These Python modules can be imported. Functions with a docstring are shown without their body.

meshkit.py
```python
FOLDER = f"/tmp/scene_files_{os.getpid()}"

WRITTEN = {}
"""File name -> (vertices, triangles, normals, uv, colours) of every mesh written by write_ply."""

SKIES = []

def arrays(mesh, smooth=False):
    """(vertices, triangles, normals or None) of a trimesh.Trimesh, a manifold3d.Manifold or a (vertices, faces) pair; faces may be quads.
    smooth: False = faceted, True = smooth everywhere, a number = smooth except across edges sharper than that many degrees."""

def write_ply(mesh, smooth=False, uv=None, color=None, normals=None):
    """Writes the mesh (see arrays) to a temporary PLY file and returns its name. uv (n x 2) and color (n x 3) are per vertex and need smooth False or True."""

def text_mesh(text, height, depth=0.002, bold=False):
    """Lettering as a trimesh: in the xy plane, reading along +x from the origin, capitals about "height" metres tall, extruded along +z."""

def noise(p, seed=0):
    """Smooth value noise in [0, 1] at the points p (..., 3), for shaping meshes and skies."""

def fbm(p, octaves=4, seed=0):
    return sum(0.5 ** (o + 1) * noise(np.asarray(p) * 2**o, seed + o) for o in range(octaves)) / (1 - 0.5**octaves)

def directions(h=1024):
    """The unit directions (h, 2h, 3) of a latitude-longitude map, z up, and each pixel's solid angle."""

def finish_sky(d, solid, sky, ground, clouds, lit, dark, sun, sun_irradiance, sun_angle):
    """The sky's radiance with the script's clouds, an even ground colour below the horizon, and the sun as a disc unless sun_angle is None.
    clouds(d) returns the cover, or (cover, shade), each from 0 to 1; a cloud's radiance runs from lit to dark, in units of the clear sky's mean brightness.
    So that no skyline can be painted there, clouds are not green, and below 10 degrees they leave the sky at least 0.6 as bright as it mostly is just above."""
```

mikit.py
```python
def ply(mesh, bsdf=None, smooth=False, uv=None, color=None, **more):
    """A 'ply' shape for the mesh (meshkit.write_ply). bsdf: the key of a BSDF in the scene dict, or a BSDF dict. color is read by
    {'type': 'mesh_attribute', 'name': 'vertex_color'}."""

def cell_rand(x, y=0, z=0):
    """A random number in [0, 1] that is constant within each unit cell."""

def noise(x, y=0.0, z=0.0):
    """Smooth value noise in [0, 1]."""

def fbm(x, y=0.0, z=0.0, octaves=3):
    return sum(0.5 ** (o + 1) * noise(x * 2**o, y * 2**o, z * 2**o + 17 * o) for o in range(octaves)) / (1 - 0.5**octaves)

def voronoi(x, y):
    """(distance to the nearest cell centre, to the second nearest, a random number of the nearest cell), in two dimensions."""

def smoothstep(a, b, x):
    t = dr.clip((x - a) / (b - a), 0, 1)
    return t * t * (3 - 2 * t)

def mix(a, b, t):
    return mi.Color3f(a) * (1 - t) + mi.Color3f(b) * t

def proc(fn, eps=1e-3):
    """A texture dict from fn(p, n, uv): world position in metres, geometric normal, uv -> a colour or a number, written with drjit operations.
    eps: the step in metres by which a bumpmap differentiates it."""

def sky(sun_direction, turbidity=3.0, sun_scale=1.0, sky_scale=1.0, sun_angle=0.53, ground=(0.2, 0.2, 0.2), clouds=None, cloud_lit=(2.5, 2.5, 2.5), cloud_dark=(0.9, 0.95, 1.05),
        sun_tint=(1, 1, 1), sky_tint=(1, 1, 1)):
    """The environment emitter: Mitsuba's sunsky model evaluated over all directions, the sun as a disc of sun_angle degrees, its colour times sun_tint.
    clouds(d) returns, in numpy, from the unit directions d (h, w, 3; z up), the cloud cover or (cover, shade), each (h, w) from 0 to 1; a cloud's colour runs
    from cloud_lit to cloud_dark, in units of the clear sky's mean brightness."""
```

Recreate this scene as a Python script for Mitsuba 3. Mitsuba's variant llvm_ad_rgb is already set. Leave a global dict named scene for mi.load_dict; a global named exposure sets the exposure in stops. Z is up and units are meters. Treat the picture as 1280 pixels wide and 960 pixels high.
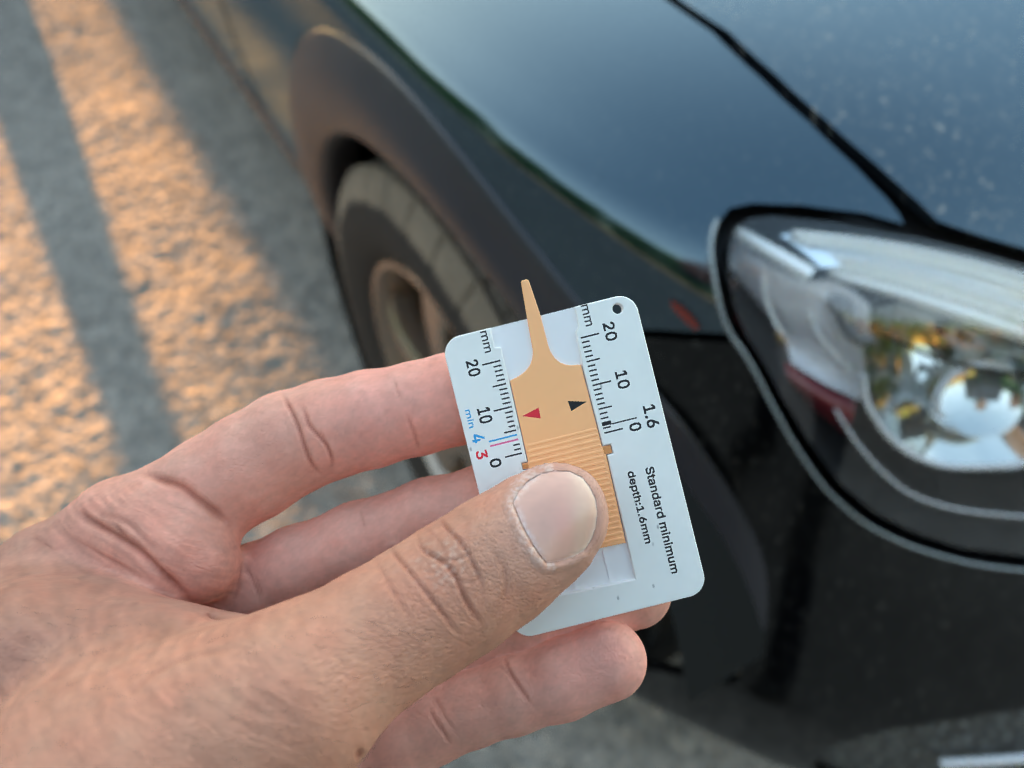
import math, numpy as np, trimesh, shapely, drjit as dr, mitsuba as mi, mikit, meshkit
from shapely.geometry import Polygon, LineString, Point, box as sbox
from shapely import affinity
from scipy.interpolate import PchipInterpolator, RectBivariateSpline, LinearNDInterpolator, CloughTocher2DInterpolator
from scipy.ndimage import gaussian_filter1d, zoom as nzoom
from scipy.spatial import cKDTree
from scipy import sparse
T = mi.ScalarTransform4f
scene, labels = {}, {}
rng = np.random.default_rng(7)

# ------------------------------------------------------------------ camera, light
PS, TH = math.radians(30.4), math.radians(50)
EYE = np.array([.51, -.21, 1.14])
VH = np.array([-math.cos(PS), math.sin(PS), 0.])
VIEW = math.cos(TH) * VH - math.sin(TH) * np.array([0, 0, 1.])
SIDE = np.cross(VIEW, [0, 0, 1.]); SIDE /= np.linalg.norm(SIDE)
UPV = np.cross(SIDE, VIEW)
scene['camera'] = {'type': 'thinlens', 'fov': 2 * math.degrees(math.atan(640 / 965)), 'fov_axis': 'x', 'aperture_radius': .0015, 'focus_distance': .168,
                   'near_clip': .01, 'far_clip': 500.,
                   'to_world': T().look_at(origin=EYE.tolist(), target=(EYE + VIEW).tolist(), up=[0, 0, 1])}
SUN_E = math.radians(8.0)
scene['sky'] = mikit.sky([-math.cos(SUN_E), 0, math.sin(SUN_E)], turbidity=2.2, sun_scale=.85, sun_tint=(1.0, .85, .76), sky_tint=(1.22, 1.0, .82))
exposure = 5.85

# ------------------------------------------------------------------ helpers
def numbered(k):
    if k not in scene and k not in labels: return k
    n = 1
    while f'{k}_{n:03d}' in scene or f'{k}_{n:03d}' in labels: n += 1
    return f'{k}_{n:03d}'
def obj(name, mesh, mat, parent=None, smooth=30, color=None, label=None, kind=None):
    k = numbered((parent + '__' if parent else '') + name)
    scene[k] = mikit.ply(mesh, mat, smooth=smooth, color=color)
    d = {}
    if label: d['label'] = label
    if kind: d['kind'] = kind
    if d: labels[k] = d
    return k
def thing(name, label, cat, group=None):
    k = numbered(name); labels[k] = {'label': label, 'category': cat}
    if group: labels[k]['group'] = group
    return k
def bx(x0, x1, y0, y1, z0, z1):
    m = trimesh.creation.box([x1 - x0, y1 - y0, z1 - z0]); m.apply_translation([(x0 + x1) / 2, (y0 + y1) / 2, (z0 + z1) / 2]); return m
cat = trimesh.util.concatenate
def tm(v, f): return trimesh.Trimesh(np.asarray(v, float), np.asarray(f, int), process=False)
def grid_mesh(P, wrap=(False, False)):
    """P (n,m,3) -> mesh"""
    n, m = P.shape[:2]
    i = np.arange(n if wrap[0] else n - 1)[:, None]; j = np.arange(m if wrap[1] else m - 1)[None]
    a = i * m + j; b = ((i + 1) % n) * m + j; c = ((i + 1) % n) * m + (j + 1) % m; d = i * m + (j + 1) % m
    return tm(P.reshape(-1, 3), np.vstack([np.stack([a, b, c], -1).reshape(-1, 3), np.stack([a, c, d], -1).reshape(-1, 3)]))
def tube(pts, r, n=10, closed_ends=True):
    pts = np.asarray(pts, float); r = np.broadcast_to(r, len(pts)); t = np.gradient(pts, axis=0); t /= np.linalg.norm(t, axis=1, keepdims=True)
    a = np.cross(t[0], [.3, .2, .93]); a /= np.linalg.norm(a); rings = []
    for p, tt, rr in zip(pts, t, r):
        a = a - tt * (a @ tt); a /= np.linalg.norm(a); b = np.cross(tt, a)
        ph = np.arange(n) * 2 * math.pi / n
        rings.append(p + rr * (np.cos(ph)[:, None] * a + np.sin(ph)[:, None] * b))
    P = np.array(rings); m = grid_mesh(P, (False, True))
    v = np.vstack([m.vertices, pts[0], pts[-1]]); k = len(pts) * n; j = np.arange(n)
    f = np.vstack([m.faces, np.stack([np.full(n, k), (j + 1) % n, j], 1), np.stack([np.full(n, k + 1), k - n + j, k - n + (j + 1) % n], 1)])
    return tm(v, f)
def mat(name, d): scene['mat_' + name] = d; return 'mat_' + name
def two(d): return {'type': 'twosided', 'bsdf': d}
def rgb(*c): return {'type': 'rgb', 'value': list(c)}
def simple(name, c, rough=.5, spec=.5, metal=0., cc=0., ccg=.9):
    return mat(name, two({'type': 'principled', 'base_color': rgb(*c), 'roughness': rough, 'specular': spec, 'metallic': metal, 'clearcoat': cc, 'clearcoat_gloss': ccg}))
noise, fbm, voronoi, smoothstep, mix, proc = mikit.noise, mikit.fbm, mikit.voronoi, mikit.smoothstep, mikit.mix, mikit.proc

# ------------------------------------------------------------------ tables (hand in mm, panel edges in skin coordinates)
HAND={'index': [[3.81,0.38,-12.0,8.01],[-5.35,-1.53,-12.5,9.94],[-14.19,-3.64,-13.0,10.74],[-23.07,-5.96,-13.5,10.86],[-34.31,-8.48,-14.0,11.47],[-44.45,-11.02,-14.5,11.79],[-54.11,-14.49,-14.5,12.37],[-63.22,-20.05,-14.0,12.72],[-72.09,-25.37,-13.5,12.49],[-81.26,-30.59,-12.5,12.05],[-90.32,-35.18,-11.5,11.6],[-99.96,-40.17,-10.0,11.13],[-107.81,-44.02,-8.0,11.19],[-116.73,-52.89,-4.0,13.13],[-125.08,-65.18,2.0,16.74]],'middle': [[9.61,-23.07,-13.5,9.23],[-6.15,-29.03,-13.5,9.42],[-19.66,-32.57,-14.0,9.64],[-37.21,-38.76,-15.0,9.88],[-52.21,-44.81,-16.0,9.94],[-63.07,-49.75,-17.0,10.18],[-77.19,-57.4,-19.0,11.48],[-94.51,-63.01,-18.0,12.99]],'ring': [[29.3,-49.73,-14.0,9.06],[19.33,-51.79,-14.5,9.86],[3.88,-57.17,-15.0,10.27],[-11.69,-62.93,-16.0,10.33],[-31.34,-70.51,-17.0,10.58],[-51.19,-76.79,-18.0,11.42],[-74.82,-80.73,-18.0,12.6]],'little': [[21.77,-63.1,-4.5,8.96],[11.01,-67.5,-5.0,8.9],[0.0,-71.37,-5.5,8.46],[-9.22,-74.52,-6.0,8.3],[-17.52,-77.84,-6.0,8.48],[-25.82,-82.27,-6.0,9.04],[-36.89,-88.91,-6.0,10.33],[-50.36,-96.99,-8.0,11.94],[-67.9,-99.96,-10.0,13.2]],'thumb': [[9.89,-26.99,10.2,9.72],[8.04,-28.64,10.4,11.39],[3.33,-32.1,11.5,12.14],[-3.27,-36.35,14.0,13.02],[-11.21,-40.99,17.5,13.21],[-18.72,-44.92,21.5,12.94],[-26.48,-48.72,26.0,13.01],[-33.9,-52.6,31.0,13.59],[-40.46,-57.07,35.0,15.05],[-50.31,-64.09,39.0,17.64],[-61.49,-70.85,43.0,20.05],[-74.42,-77.69,46.0,21.54],[-94.82,-89.76,50.0,24.02]],'palm': [[-72.08,-41.09,-5.0,9.35],[-75.72,-38.78,-4.5,10.97],[-83.24,-35.15,-6.5,11.28],[-91.91,-33.76,-9.0,10.88]]}
CONES=[[[-89.62,-40.04,-12.0,11.06],[-117.51,-70.51,10.0,18.47]],[[-81.58,-57.7,-20.0,11.94],[-117.89,-78.59,14.0,19.65]],[[-73.62,-75.61,-20.0,12.34],[-118.01,-87.3,16.0,19.4]],[[-64.83,-91.52,-12.0,12.58],[-113.41,-97.66,20.0,18.9]],[[-117.51,-70.51,10.0,18.47],[-132.68,-95.75,40.0,21.89]],[[-113.41,-97.66,20.0,20.48],[-132.68,-103.96,40.0,23.25]],[[-81.58,-57.7,-20.0,11.94],[-64.83,-91.52,-12.0,12.58]],[[-57.31,-58.62,14.0,10.15],[-86.67,-54.38,8.0,11.22]],[[-86.67,-54.38,8.0,11.22],[-108.37,-53.33,6.0,13.76]],[[-46.01,-56.75,24.0,11.35],[-71.5,-59.07,22.0,13.99]],[[-71.5,-59.07,22.0,13.99],[-97.66,-58.28,20.0,16.54]],[[-97.66,-58.28,20.0,16.54],[-114.98,-75.65,26.0,21.18]],[[-40.46,-57.07,35.0,14.2],[-72.21,-66.65,38.0,18.05]]]
CREASES=[(0.75,0.45,[[-18.3,-29.6,21.0],[-16.7,-31.4,25.7],[-14.2,-32.5,27.4],[-11.8,-34.1,28.4],[-10.2,-36.2,29.3],[-8.8,-39.3,29.9],[-7.4,-41.9,29.6],[-5.9,-44.1,28.8],[-5.4,-45.6,28.1]]),(0.7,0.41,[[-14.3,-27.0,16.8],[-12.9,-27.8,21.5],[-10.5,-29.5,24.6],[-8.6,-31.5,26.4],[-7.6,-33.1,27.3],[-6.7,-34.8,27.9],[-5.7,-37.5,28.4],[-5.4,-38.9,28.6]]),(0.6,0.41,[[-23.6,-32.1,19.9],[-22.3,-32.3,24.9],[-19.4,-34.2,29.0],[-16.3,-37.2,31.3],[-13.5,-40.5,32.0],[-11.5,-43.3,31.7],[-9.4,-46.2,30.5]]),(0.35,0.37,[[-14.2,-32.5,27.4],[-11.1,-33.0,27.7],[-8.3,-32.2,26.8],[-7.2,-31.7,26.4]]),(0.25,0.57,[[-4.3,-30.8,25.4],[-2.7,-33.0,26.1],[-1.5,-35.4,26.4],[-1.2,-38.4,26.6],[-2.3,-41.6,27.1]]),(0.25,0.49,[[-26.0,-33.6,24.5],[-23.2,-35.5,30.3],[-20.1,-39.1,33.4],[-17.1,-43.5,34.4]]),(0.25,0.41,[[-17.5,-28.7,18.4],[-14.6,-29.5,23.8],[-12.7,-31.6,26.6],[-11.8,-34.1,28.4]]),(0.2,0.41,[[-10.2,-36.2,29.3],[-7.7,-36.8,28.9],[-5.7,-36.1,28.1]]),(0.8,0.45,[[-54.1,-2.3,-9.3],[-50.1,-6.4,-3.8],[-47.8,-10.8,-2.2],[-46.6,-14.8,-2.4],[-45.6,-18.2,-3.9],[-44.7,-20.0,-5.4],[-43.7,-21.1,-6.9]]),(0.75,0.41,[[-48.2,-4.8,-4.4],[-47.0,-6.5,-3.2],[-45.7,-9.4,-2.2],[-43.3,-12.1,-2.2],[-41.7,-14.5,-2.8],[-41.1,-17.4,-4.3],[-41.9,-19.7,-6.0]]),(0.35,0.33,[[-43.3,-10.3,-2.1],[-42.4,-12.6,-2.3],[-41.7,-14.5,-2.8]]),(0.45,0.41,[[-23.8,-6.3,-2.0],[-23.1,-8.5,-2.3],[-22.3,-10.9,-3.1],[-21.7,-13.8,-5.2],[-21.5,-15.4,-7.1]]),(0.3,0.41,[[-27.2,1.1,-5.2],[-26.2,-1.1,-3.5],[-24.9,-3.6,-2.4]]),(1.1,0.82,[[-85.2,-20.1,-6.0],[-79.6,-21.2,-2.5],[-74.3,-22.9,-0.7],[-70.9,-25.2,-0.3],[-68.3,-27.2,-0.6],[-66.2,-29.3,-1.7],[-64.4,-31.8,-3.6],[-63.9,-33.7,-4.7]]),(0.4,0.41,[[-85.0,-22.2,-2.5],[-80.1,-25.2,0.9]]),(1.3,0.82,[[-98.1,-28.6,-0.7],[-95.8,-29.3,0.8],[-89.4,-31.6,3.6],[-82.8,-34.5,5.6],[-78.5,-37.3,6.7],[-75.1,-40.4,7.0],[-72.4,-44.2,4.9],[-70.2,-48.4,0.8]]),(1.3,0.82,[[-59.9,-45.0,19.0],[-55.2,-45.1,22.8]]),(0.5,0.49,[[-96.9,-27.6,-0.8],[-94.1,-29.4,1.3],[-91.0,-30.9,2.8],[-88.7,-32.0,3.9]]),(0.5,0.49,[[-86.7,-30.5,4.0],[-84.4,-32.5,5.1],[-82.8,-34.5,5.6]]),(0.35,0.49,[[-98.2,-33.2,1.3],[-90.8,-36.7,3.5],[-83.0,-40.1,5.2],[-76.2,-44.2,6.7]]),(0.3,0.49,[[-107.6,-34.1,-1.1],[-100.0,-36.8,2.8]]),(0.3,0.57,[[-92.0,-28.3,1.3],[-85.3,-29.6,3.9],[-80.4,-32.5,5.2],[-76.2,-36.0,6.7]]),(0.4,0.41,[[-65.1,-51.2,-6.4],[-63.5,-48.0,-6.1],[-62.8,-44.7,-6.3],[-62.7,-41.7,-7.5]]),(0.45,0.41,[[-62.7,-41.1,-8.2],[-61.1,-43.8,-7.3],[-59.1,-47.1,-6.4],[-58.1,-50.4,-6.6]]),(0.3,0.33,[[-59.8,-43.8,-7.1],[-58.4,-46.6,-6.3],[-57.4,-49.6,-6.6]]),(0.25,0.33,[[-35.9,-29.3,-9.3],[-34.4,-31.5,-6.7],[-33.5,-33.8,-5.4]]),(0.5,0.41,[[-2.0,-62.1,-5.4],[-1.3,-63.0,-1.8],[0.0,-64.7,1.0],[1.8,-66.7,2.7],[3.5,-68.8,3.4],[5.2,-71.1,3.4]]),(0.4,0.41,[[-3.3,-63.4,-2.7],[-0.7,-64.3,0.5],[2.1,-67.6,3.1],[4.2,-71.7,3.3]]),(0.5,0.41,[[-18.5,-71.7,0.7],[-16.9,-73.9,2.3],[-14.5,-77.1,2.9],[-13.0,-79.3,2.3]]),(0.3,0.41,[[-17.8,-69.4,-2.0],[-16.3,-71.3,0.8],[-14.1,-74.1,2.5],[-11.9,-77.2,2.6]]),(0.8,0.66,[[-26.1,-61.7,42.0],[-25.9,-64.6,38.9]]),(0.8,0.66,[[-31.8,-83.8,3.6],[-31.0,-85.8,3.8]]),(0.25,0.66,[[-45.1,-44.0,44.1],[-50.6,-44.6,43.6],[-56.1,-46.0,44.6],[-59.5,-47.9,47.1],[-61.7,-50.4,50.5]])]
NAIL=[[0.2,-23.4,19.6],[1.3,-21.4,17.8],[3.2,-19.6,15.8],[5.9,-18.2,14.8],[8.8,-17.6,14.4],[11.8,-17.8,14.1],[14.4,-19.0,14.1],[15.9,-21.0,15.2],[17.0,-23.3,16.0],[17.2,-26.0,16.9],[16.8,-28.7,17.4],[15.8,-31.2,17.8],[14.3,-33.1,18.6],[12.0,-34.0,20.1],[9.4,-34.5,21.4],[6.8,-34.5,22.9],[5.5,-33.0,23.4],[3.7,-30.3,23.5],[1.9,-27.1,22.5]]
PANEL={'fender_gap': [(7.738,10.039),(8.213,9.946),(8.758,9.682),(9.238,9.395),(9.669,9.064),(9.962,8.793),(10.09,8.646),(10.154,8.544)],'fender_lamp': [(10.154,8.544),(9.941,8.504),(9.643,8.284),(9.437,8.03),(9.367,7.827),(9.391,7.562),(9.452,7.285),(9.552,6.921),(9.668,6.49),(9.768,6.155),(9.849,5.948)],'fender_seam': [(9.849,5.948),(9.604,5.553),(9.286,5.135),(8.911,4.774)],'hood_gap': [(7.804,10.117),(8.292,10.035),(8.824,9.79),(9.305,9.508),(9.748,9.188),(10.12,8.881),(10.275,8.73)],'hood_lamp': [(10.275,8.73),(10.536,8.712),(10.796,8.718),(11.317,8.621)],'bumper_lamp': [(9.931,5.898),(10.042,5.725),(10.277,5.387),(10.568,5.075),(10.88,4.841),(11.23,4.712),(11.535,4.685),(11.855,4.704),(12.243,4.789),(12.673,4.932),(13.029,5.396)],'bumper_seam': [(9.931,5.898),(9.622,5.439),(9.3,5.038),(8.921,4.699)],'fog': [(13.001,2.013),(13.218,2.162),(13.493,2.286),(13.822,2.335)],'marker': [(9.431,5.843),(9.498,5.874),(9.584,5.847),(9.668,5.757),(9.641,5.667),(9.554,5.689),(9.467,5.755)],'edge_glint': [(9.372,7.6),(9.442,7.267),(9.542,6.899),(9.661,6.474),(9.769,6.121),(9.88,5.898),(9.943,5.83),(10.048,5.694),(10.268,5.375),(10.564,5.047),(10.884,4.812),(11.236,4.68),(11.551,4.646),(11.872,4.66),(12.261,4.742),(12.763,4.937)],'grille': [(12.22,1.75),(12.3,2.04),(12.476,2.333),(12.702,2.548),(12.919,2.725),(13.168,2.899),(13.406,2.971)],'lens': [(9.523,7.404),(9.487,7.613),(9.504,7.819),(9.578,7.99),(9.853,8.233),(10.281,8.44),(10.526,8.496),(10.829,8.506),(11.393,8.424),(11.971,7.859),(12.548,6.426),(12.639,5.265),(12.567,5.09),(12.19,4.929),(11.81,4.821),(11.503,4.814),(11.215,4.845),(10.882,4.973),(10.578,5.221),(10.29,5.55),(10.052,5.902),(9.957,6.023),(9.829,6.327),(9.651,6.925)]}


# ------------------------------------------------------------------ materials
def dust_specks(p):
    out = mi.Float(0)
    for k, (sc, lo, hi) in enumerate(((95., .05, .20), (52., .03, .13), (160., .06, .24), (240., .06, .26))):
        d, _, r = voronoi(p.x * sc + 3.3 * k, (p.y + .35 * p.z) * sc)
        r2 = dr.maximum(r - .35, 0) / .65
        out = dr.maximum(out, (1 - smoothstep(.5, 1., d / (lo + (hi - lo) * r2 * r2))) * (.25 + .75 * r2) * dr.select(r > .35, 1., 0.))
    return out
def paint(name, base, dust, film=.0, ior=1.95, alpha=.02, tint=(.64, .86, 1.)):
    a = two({'type': 'roughplastic', 'alpha': alpha, 'int_ior': ior, 'diffuse_reflectance': rgb(*base), 'specular_reflectance': rgb(*tint), 'nonlinear': True})
    b = two({'type': 'diffuse', 'reflectance': rgb(.42, .39, .35)})
    return mat(name, {'type': 'blendbsdf', 'weight': proc(lambda p, n, uv: dr.clip(film * (.5 + fbm(p.x * 9, p.y * 9, p.z * 9)) + dust * dust_specks(p), 0, 1)), 'a': a, 'b': b})
PAINT_HOOD = paint('bonnet_paint', (.012, .032, .066), .55, film=.022, ior=2.1)
PAINT = paint('body_paint', (.007, .024, .052), .07, film=.008, ior=2.12)
PAINT_BUMPER = paint('bumper_paint', (.0025, .0028, .004), 0.09, film=.0006, ior=1.40, alpha=.012, tint=(1., 1., 1.))
CLAD = mat('cladding', two({'type': 'principled', 'base_color': proc(lambda p, n, uv: mix((.019, .018, .025), (.034, .031, .039), fbm(p.x * 14, p.y * 14, p.z * 14))), 'roughness': .36, 'specular': .5}))
def grille_col(p, n, uv):
    d, d2, r = voronoi(p.y * 120 + p.x * 60, p.z * 150)
    return mix((.05, .052, .055), (.30, .32, .33), (1 - smoothstep(.1, .5, d)) * r * r)
GRILLE = mat('grille', {'type': 'bumpmap', 'arbitrary': proc(lambda p, n, uv: voronoi(p.y * 120 + p.x * 60, p.z * 150)[0], 5e-4), 'scale': .003, 'bsdf': two({'type': 'principled', 'base_color': proc(grille_col), 'roughness': .4, 'specular': .5})})
LINER = simple('liner', (.018, .018, .018), .8, .2)
BLACK = simple('black_plastic', (.012, .012, .013), .5, .4)
def tyre_col(p, n, uv):
    r = dr.sqrt(dr.square(p.x + .04) + dr.square(p.z - .345))
    d = (1 - .8 * smoothstep(.026, .05, p.y)) * smoothstep(.300, .310, r + .006 * (fbm(p.x * 25, p.z * 25) - .5))
    return mix((.034, .029, .028), (.235, .18, .138), d * (.6 + .6 * fbm(p.x * 20, p.y * 20, p.z * 20)))
RUBBER = mat('rubber', two({'type': 'principled', 'base_color': proc(tyre_col), 'roughness': .75, 'specular': .25}))
ALLOY = simple('alloy', (.40, .31, .25), .28, .5, .85)
CHROME = simple('chrome', (.88, .89, .90), .10, .5, 1.)
SATIN = simple('satin', (.78, .77, .81), .40, .5, .12)
SATINW = simple('bright_trim', (.92, .92, .91), .35, .5, .1)
EDGE_GLINT = simple('edge_glint', (.30, .33, .35), .35, .5, .4)
GREY = simple('grey_plastic', (.16, .16, .17), .5, .4)
RED = simple('red_reflector', (.16, .012, .02), .25, .5, 0, .6)
STREAK = simple('streak_trim', (.95, .95, .92), .22, .5, .6)
AMBER = simple('amber_reflector', (.22, .022, .012), .2, .5, 0, .8)
LENS = mat('lens', {'type': 'thindielectric', 'int_ior': 1.45})
GLASSB = mat('projector_glass', {'type': 'dielectric', 'int_ior': 1.5})
WIN = simple('dark_glass', (.01, .012, .014), .05, .5)
def ground_col(p, n, uv):
    a = fbm(p.x * 2.3, p.y * 2.3, 0, 4); b = fbm(p.x * 38, p.y * 38, 3., 3)
    d, d2, r = voronoi(p.x * 60, p.y * 60)
    c = mix((.205, .186, .170), (.335, .295, .262), a)
    d3, d4, r3 = voronoi(p.x * 115 + 5., p.y * 115)
    c = mix(c, mix((.13, .12, .115), (.44, .39, .34), r3), .5 * (1 - smoothstep(.3, .5, d3)))
    c = mix(c, mix((.12, .112, .105), (.50, .43, .37), r), .6 * (1 - smoothstep(.3, .5, d)))
    return c * (.72 + .56 * b)
GROUND = mat('ground', {'type': 'bumpmap', 'arbitrary': proc(lambda p, n, uv: fbm(p.x * 130, p.y * 130, 0, 3), 1e-3), 'scale': .0035,
             'bsdf': two({'type': 'diffuse', 'reflectance': proc(ground_col)})})
PLASTER = mat('plaster', two({'type': 'diffuse', 'reflectance': proc(lambda p, n, uv: mix((.42, .38, .33), (.52, .48, .42), fbm(p.x, p.y, p.z)))}))
CONCRETE = mat('concrete', two({'type': 'diffuse', 'reflectance': proc(lambda p, n, uv: mix((.28, .27, .26), (.38, .37, .35), fbm(p.x * 9, p.y * 9, p.z * 9)))}))
LEAF = mat('leaf', two({'type': 'principled', 'base_color': proc(lambda p, n, uv: mix((.045, .16, .02), (.10, .29, .045), noise(p.x * 9, p.y * 9, p.z * 9))), 'roughness': .55}))
ROOF = simple('roof_tile', (.20, .09, .06), .9, .2)
BARK = simple('bark', (.10, .075, .055), .9, .2)
DENIM = simple('trousers', (.020, .024, .035), .9, .1)
SHIRT = simple('shirt', (.06, .06, .07), .9, .1)
SHOE = simple('shoe', (.03, .03, .03), .6, .3)
HAIR = simple('hair', (.035, .022, .016), .5, .4)

# hand frame: x right, y up, z to the viewer, mm; the hand is held square to the viewer
HO = EYE + VIEW * .172
HM = np.column_stack([SIDE, UPV, -VIEW]) * 1e-3
def hw(P): return HO + np.asarray(P, float) @ HM.T
HI = HM.T * 1e6
def to_mm(p):
    q = [p.x - HO[0], p.y - HO[1], p.z - HO[2]]
    return [sum(float(HI[i, k]) * q[k] for k in range(3)) for i in range(3)]
def skin_bump(p, n, uv):
    x, y, z = to_mm(p)
    u = x * .86 - y * .50; v = x * .50 + y * .86
    lines = noise(u * .55 + fbm(x * .4, y * .4, z * .4) * 1.2, v * 3.2, z * .8)
    d, d2, r = voronoi(x * 1.6 + z * .7, y * 1.6 + z * .9)
    d3, d4, r3 = voronoi(u * .75 + z * .4 + 9., v * 1.3 + z * .6)
    return .35 * lines + .4 * smoothstep(0., .35, d2 - d) + .35 * smoothstep(0., .3, d4 - d3) + .25 * fbm(x * 3, y * 3, z * 3, 2)
SKIN = mat('skin', {'type': 'bumpmap', 'arbitrary': proc(skin_bump, 6e-5), 'scale': 2.4e-4,
           'bsdf': two({'type': 'principled', 'base_color': {'type': 'mesh_attribute', 'name': 'vertex_color'}, 'roughness': .46, 'specular': .42, 'sheen': .15})})
NAILM = mat('nail', two({'type': 'principled', 'base_color': {'type': 'mesh_attribute', 'name': 'vertex_color'}, 'roughness': .30, 'specular': .5, 'clearcoat': .25, 'clearcoat_gloss': .8}))
WHITE = mat('white_plastic', two({'type': 'principled', 'base_color': proc(lambda p, n, uv: mix((.83, .81, .77), (.78, .77, .73), fbm(p.x * 120, p.y * 120, p.z * 120)) * (1 - .45 * (1 - smoothstep(.03, .10, voronoi(p.x * 260 + p.z * 90, p.y * 260)[0])) * smoothstep(.8, .9, voronoi(p.x * 260 + p.z * 90, p.y * 260)[2]))), 'roughness': .38, 'specular': .5}))
WHITE2 = simple('white_tray', (.80, .77, .77), .5, .4)
ORANGE = mat('orange_plastic', two({'type': 'principled', 'base_color': rgb(1.0, .48, .21), 'roughness': .36, 'specular': .5}))
ORANGE2 = simple('orange_dark', (.62, .25, .08), .4)
INK = simple('black_ink', (.015, .015, .017), .6, .3)
INKR = simple('red_ink', (.72, .03, .05), .5, .3)
INKB = simple('blue_ink', (.03, .30, .62), .5, .3)
INKP = simple('pink_ink', (.75, .12, .28), .5, .3)

# ------------------------------------------------------------------ ground
def ground_mesh():
    x = np.arange(-3.0, 1.0, .0045); y = np.arange(-1.0, .5, .0045)
    X, Y = np.meshgrid(x, y, indexing='ij'); P = np.stack([X, Y, X * 0], -1)
    h = .009 * meshkit.fbm(P * 6, 3, 1) + .0052 * meshkit.fbm(P * 52, 2, 5) + .0030 * meshkit.noise(P * 120, 9)
    e = np.clip(np.minimum(np.minimum(X + 3.0, 1.0 - X), np.minimum(Y + 1.0, .5 - Y)) / .15, 0, 1)
    P[..., 2] = (h - .009) * e + .004 - .012 * (1 - e)
    g = grid_mesh(P)
    big = tm([[-250, -250, -.006], [250, -250, -.006], [250, 250, -.006], [-250, 250, -.006]], [[0, 1, 2], [0, 2, 3]])
    return cat([g, big])
obj('ground', ground_mesh(), GROUND, smooth=True, kind='structure', label='rough grey-brown ground lit in orange strips by a low sun')

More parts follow.
